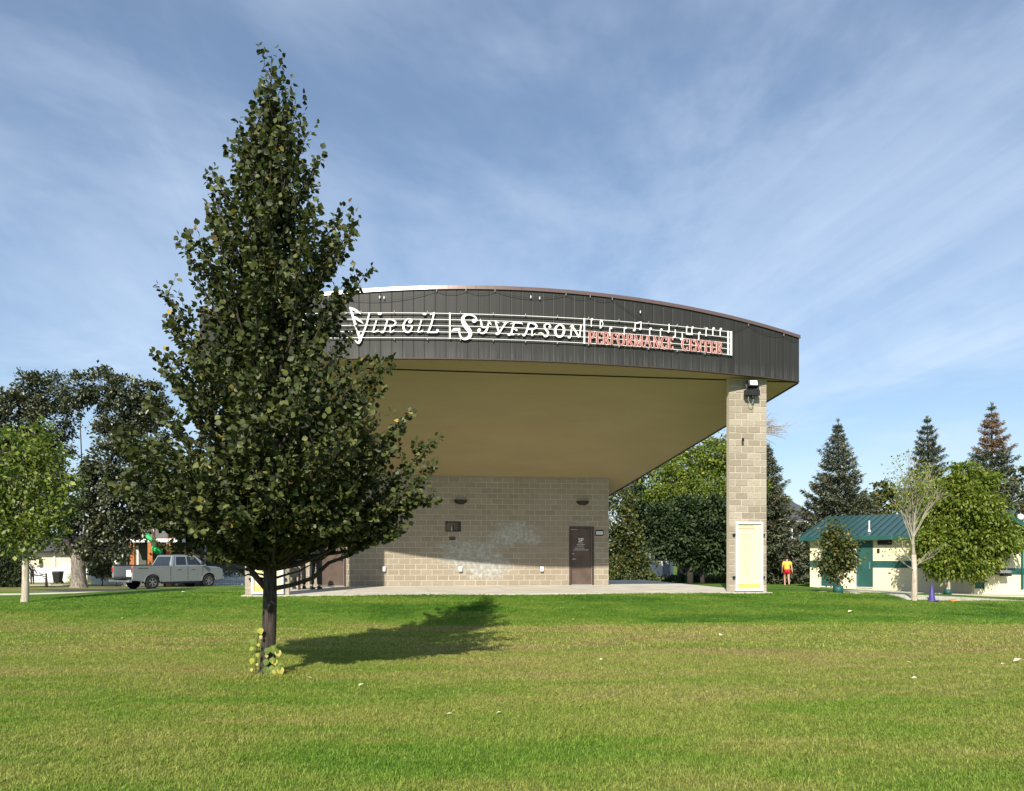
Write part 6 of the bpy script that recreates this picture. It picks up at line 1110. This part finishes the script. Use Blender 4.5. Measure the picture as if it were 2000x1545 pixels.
# ------------------------------------------------------------------ people
def skin_obj(name, joints, edges, mat, parent, sub=2):
    me = bpy.data.meshes.new(name); me.from_pydata([j[0] for j in joints], edges, []); me.materials.append(mat); o = link(name, me, parent)
    sk = o.modifiers.new('skin', 'SKIN'); sv = me.skin_vertices[0].data if me.skin_vertices else None
    if sv is None:
        bm = bmesh.new(); bm.from_mesh(me); bm.verts.layers.skin.verify(); bm.to_mesh(me); bm.free(); sv = me.skin_vertices[0].data
    for i, j in enumerate(joints): r = j[1]; sv[i].radius = (r, r) if isinstance(r, (int, float)) else r; sv[i].use_root = (i == 0)
    sk.use_smooth_shade = True; ss = o.modifiers.new('sub', 'SUBSURF'); ss.levels = sub; ss.render_levels = sub; return o
def person(loc, rz, H, label, J, top_mat, leg_mat, sleeve='short', shorts=False, hat=None, skin=None, shoe=M_BLACK):
    """J: dict of joints in a 1.75 m figure facing -y"""
    e = empty('person', loc, rz, label, 'person'); e.scale = (H / 1.75,) * 3; skin = skin or M_SKIN
    D = dict(pelvis=(0, 0, .95), chest=(0, 0, 1.25), neck=(0, .01, 1.47), head=(0, 0, 1.60), top=(0, .01, 1.70),
             sl=(.18, 0, 1.41), el=(.25, .02, 1.13), wl=(.26, -.05, .90), sr=(-.18, 0, 1.41), er=(-.25, .02, 1.13), wr=(-.26, -.05, .90),
             hl=(.09, 0, .92), kl=(.10, -.01, .50), al=(.10, .02, .09), hr=(-.09, 0, .92), kr=(-.10, -.01, .50), ar=(-.10, .02, .09)); D.update(J)
    V_ = {k: Vector(v) for k, v in D.items()}
    names = ['pelvis', 'chest', 'neck', 'head', 'top', 'sl', 'el', 'wl', 'sr', 'er', 'wr', 'hl', 'kl', 'al', 'hr', 'kr', 'ar']
    rad = dict(pelvis=(.15, .11), chest=(.16, .11), neck=.055, head=(.078, .095), top=.07, sl=.06, el=.042, wl=.028, sr=.06, er=.042, wr=.028, hl=.09, kl=.06, al=.04, hr=.09, kr=.06, ar=.04)
    jt = [(tuple(V_[k]), rad[k]) for k in names]; ix = {k: i for i, k in enumerate(names)}
    ed = [('pelvis', 'chest'), ('chest', 'neck'), ('neck', 'head'), ('head', 'top'), ('chest', 'sl'), ('sl', 'el'), ('el', 'wl'), ('chest', 'sr'), ('sr', 'er'), ('er', 'wr'), ('pelvis', 'hl'), ('hl', 'kl'), ('kl', 'al'), ('pelvis', 'hr'), ('hr', 'kr'), ('kr', 'ar')]
    ed = [(ix[a], ix[b]) for a, b in ed]
    for s, w_, el_ in ((1, 'wl', 'el'), (-1, 'wr', 'er')):      # palms, four fingers and a thumb each side
        d = (V_[w_] - V_[el_]).normalized(); sd = Vector((0, 1, 0)) - d * d.y; sd = sd.normalized() if sd.length > .1 else Vector((1, 0, 0)); pn = d.cross(sd); palm = V_[w_] + d * .08; jt.append((tuple(palm), (.03, .018))); pi = len(jt) - 1; ed.append((ix[w_], pi))
        for k in range(4):
            b0 = palm + sd * (.027 - .018 * k) + d * .02; L = (.065, .075, .07, .055)[k]; jt.append((tuple(b0 + d * L * .45), .009)); jt.append((tuple(b0 + d * L * .9 + pn * .02), .008)); ed += [(pi, len(jt) - 2), (len(jt) - 2, len(jt) - 1)]
        jt.append((tuple(V_[w_] + d * .05 + sd * .04), .010)); jt.append((tuple(V_[w_] + d * .085 + sd * .055), .009)); ed += [(pi, len(jt) - 2), (len(jt) - 2, len(jt) - 1)]
    for a in ('al', 'ar'):
        fp_ = V_[a] + Vector((0, -.13, -.045)); jt.append((tuple(V_[a] + Vector((0, .03, -.05))), .035)); jt.append((tuple(fp_), .028)); ed += [(ix[a], len(jt) - 2), (len(jt) - 2, len(jt) - 1)]
    skin_obj('body', jt, ed, skin, e, 1)
    # clothes a little proud of the body
    sh = [(tuple(V_['pelvis'] + Vector((0, 0, -.02))), (.175, .135)), (tuple((V_['pelvis'] + V_['chest']) / 2), (.165, .125)), (tuple(V_['chest']), (.18, .13)), (tuple(V_['neck'] - Vector((0, 0, .045))), (.075, .07))]; se = [(0, 1), (1, 2), (2, 3)]
    for a, b_, w_ in (('sl', 'el', 'wl'), ('sr', 'er', 'wr')):
        sh.append((tuple(V_[a]), .075)); k = len(sh) - 1; end = V_[a].lerp(V_[b_], .75) if sleeve == 'short' else V_[b_]; sh.append((tuple(end), .062 if sleeve == 'short' else .058)); se += [(2, k), (k, k + 1)]
        if sleeve == 'long': sh.append((tuple(V_[b_].lerp(V_[w_], .9)), .042)); se.append((k + 1, k + 2))
    skin_obj('shirt', sh, se, top_mat, e)
    pt = [(tuple(V_['pelvis'] + Vector((0, 0, .02))), (.165, .125))]; pe = []
    for h_, k_, a_ in (('hl', 'kl', 'al'), ('hr', 'kr', 'ar')):
        pt.append((tuple(V_[h_]), .105)); i = len(pt) - 1; pe.append((0, i))
        if shorts: pt.append((tuple(V_[h_].lerp(V_[k_], .55)), .105)); pe.append((i, i + 1))
        else: pt.append((tuple(V_[k_]), .08)); pt.append((tuple(V_[k_].lerp(V_[a_], .92)), .07)); pe += [(i, i + 1), (i + 1, i + 2)]
    skin_obj('shorts' if shorts else 'trousers', pt, pe, leg_mat, e)
    hd = V_['head']; mb = MB(); mb.lathe([(.02, .105), (.07, .09), (.097, .03), (.098, -.02), (.085, -.06)], 14, c=(hd.x, hd.y + .018, hd.z + .04)); mb.build('hair' if not hat else 'cap', hat or M_HAIR, e, smooth=True)
    for nm, c_, r in (('nose', (0, -.105, -.005), .016), ('ear', (.085, 0, 0), .02), ('ear', (-.085, 0, 0), .02)): mb = MB(); mb.lathe([(.003, -r), (r * .8, -r * .5), (r * .8, r * .4), (.003, r)], 8, c=(hd.x + c_[0], hd.y + c_[1], hd.z + c_[2])); mb.build(nm, skin, e, smooth=True)
    for s in (-1, 1): mb = MB(); mb.lathe([(.002, -.01), (.011, 0), (.002, .01)], 6, c=(hd.x + s * .035, hd.y - .088, hd.z + .02)); mb.build('eye', M_BLACK, e)
    mb = MB(); mb.box((hd.x - .025, hd.y - .094, hd.z - .052), (hd.x + .025, hd.y - .08, hd.z - .044)); mb.build('mouth', M_RSHORT, e)
    for a in ('al', 'ar'): c = V_[a]; mb = MB(); mb.hexa([(c.x - .045, c.y + .08, 0 + c.z - .09), (c.x + .045, c.y + .08, c.z - .09), (c.x + .05, c.y - .18, c.z - .09), (c.x - .05, c.y - .18, c.z - .09), (c.x - .045, c.y + .07, c.z + .02), (c.x + .045, c.y + .07, c.z + .02), (c.x + .04, c.y - .16, c.z - .03), (c.x - .04, c.y - .16, c.z - .03)]); mb.build('shoe', shoe, e, bevel=.015)
    return e
# walker seen from behind, yellow shirt
q = spot(1537, 1144); q = Vector((q.x, q.y, q.z)); sWk = F / q.y
Yw = 39.0; q = at(1537, 1143, Yw); q.z = G(q.x, q.y)
person(q, R(170), 1.72 * 1.0 if False else 47.5 / (F / Yw) * 1.0 if 47.5 / (F / Yw) > 1.5 else 1.6, 'person in a yellow shirt and red shorts walking away beyond the pillar', dict(el=(.24, .05, 1.14), wl=(.24, -.07, .92), er=(-.24, .06, 1.14), wr=(-.25, .14, .93), kl=(.10, -.14, .53), al=(.09, -.10, .10), kr=(-.08, .04, .50), ar=(-.07, .28, .16)), M_YSHIRT, M_RSHORT, shorts=True, shoe=M_BLACK)
def stage_pos(px, py): # foot point on the slab
    r = ray(px, py); Y = (EYE - SLAB) / (-r.z); return Vector((r.x * Y, Y, SLAB))
person(stage_pos(585, 1150), R(185), 1.82, 'person in black clothes standing with feet apart behind the left pillar', dict(kl=(.15, 0, .5), al=(.17, .02, .09), kr=(-.13, 0, .5), ar=(-.15, .02, .09), hl=(.1, 0, .92), el=(.32, .05, 1.15), wl=(.30, -.1, .95), er=(-.32, .05, 1.15), wr=(-.28, -.12, .98)), M_DARKC, M_DARKC, 'long')
person(stage_pos(617, 1151), R(175), 1.88, 'person in an olive top and dark trousers standing nearest the brown door', dict(kl=(.12, 0, .5), al=(.12, .02, .09), kr=(-.1, .02, .5), ar=(-.12, .04, .09), wl=(.22, -.16, 1.0), wr=(-.24, -.14, 1.0)), M_OLIVE, M_CHAR, 'long')
# black case standing by the left pillar
e = empty('speaker_case', stage_pos(573, 1152), TH, 'black round topped case on a stand at the inner side of the left pillar', 'case'); mb = MB(); mb.prism([(-.2, .42), (.22, .42), (.22, .66), (.15, .74), (-.1, .74), (-.2, .68)], (-.15, .15)); mb.build('case_body', M_BLACK, e, bevel=.02); mb = MB(); [mb.box((x - .02, y - .02, 0), (x + .02, y + .02, .42)) for x in (-.17, .19) for y in (-.12, .12)]; mb.build('stand', M_BLACK, e)
# far figure with a raised arm, and the pole
Yp = 72.0; q = at(63, 1138, Yp); q.z = G(q.x, q.y)
person(q, R(10), 1.68, 'person in black with one hand raised to the head by the white fence', dict(er=(-.30, -.05, 1.62), wr=(-.14, -.10, 1.72), el=(.34, -.02, 1.2), wl=(.46, -.1, .98)), M_DARKC, M_DARKC, 'long', hat=M_BLACK, skin=simple('dark_skin', (.08, .05, .04), .6))
e = empty('pole', q + Vector((.5, -.15, 0)), 0, 'long pale pole leaning from the person in black to the grass', 'pole'); p0 = at(71, 1111, 71.8) - Vector(e.location); p1 = at(98, 1145, 66.0) - Vector(e.location); p1.z = G(p1.x + e.location.x, p1.y + e.location.y) - e.location.z + .03
mb = MB(); mb.tube([p0, p1], [.03, .045], 8); mb.build('shaft', M_GREYPL, e); mb = MB(); mb.tube([p1, p1 + (p1 - p0).normalized() * .15], .06, 8); mb.build('tip', M_WHITE, e)
print('objects', len(bpy.data.objects), 'tris', sum(sum(len(p.vertices)-2 for p in m.polygons) if len(m.polygons)<5000 else len(m.polygons) for m in bpy.data.meshes))
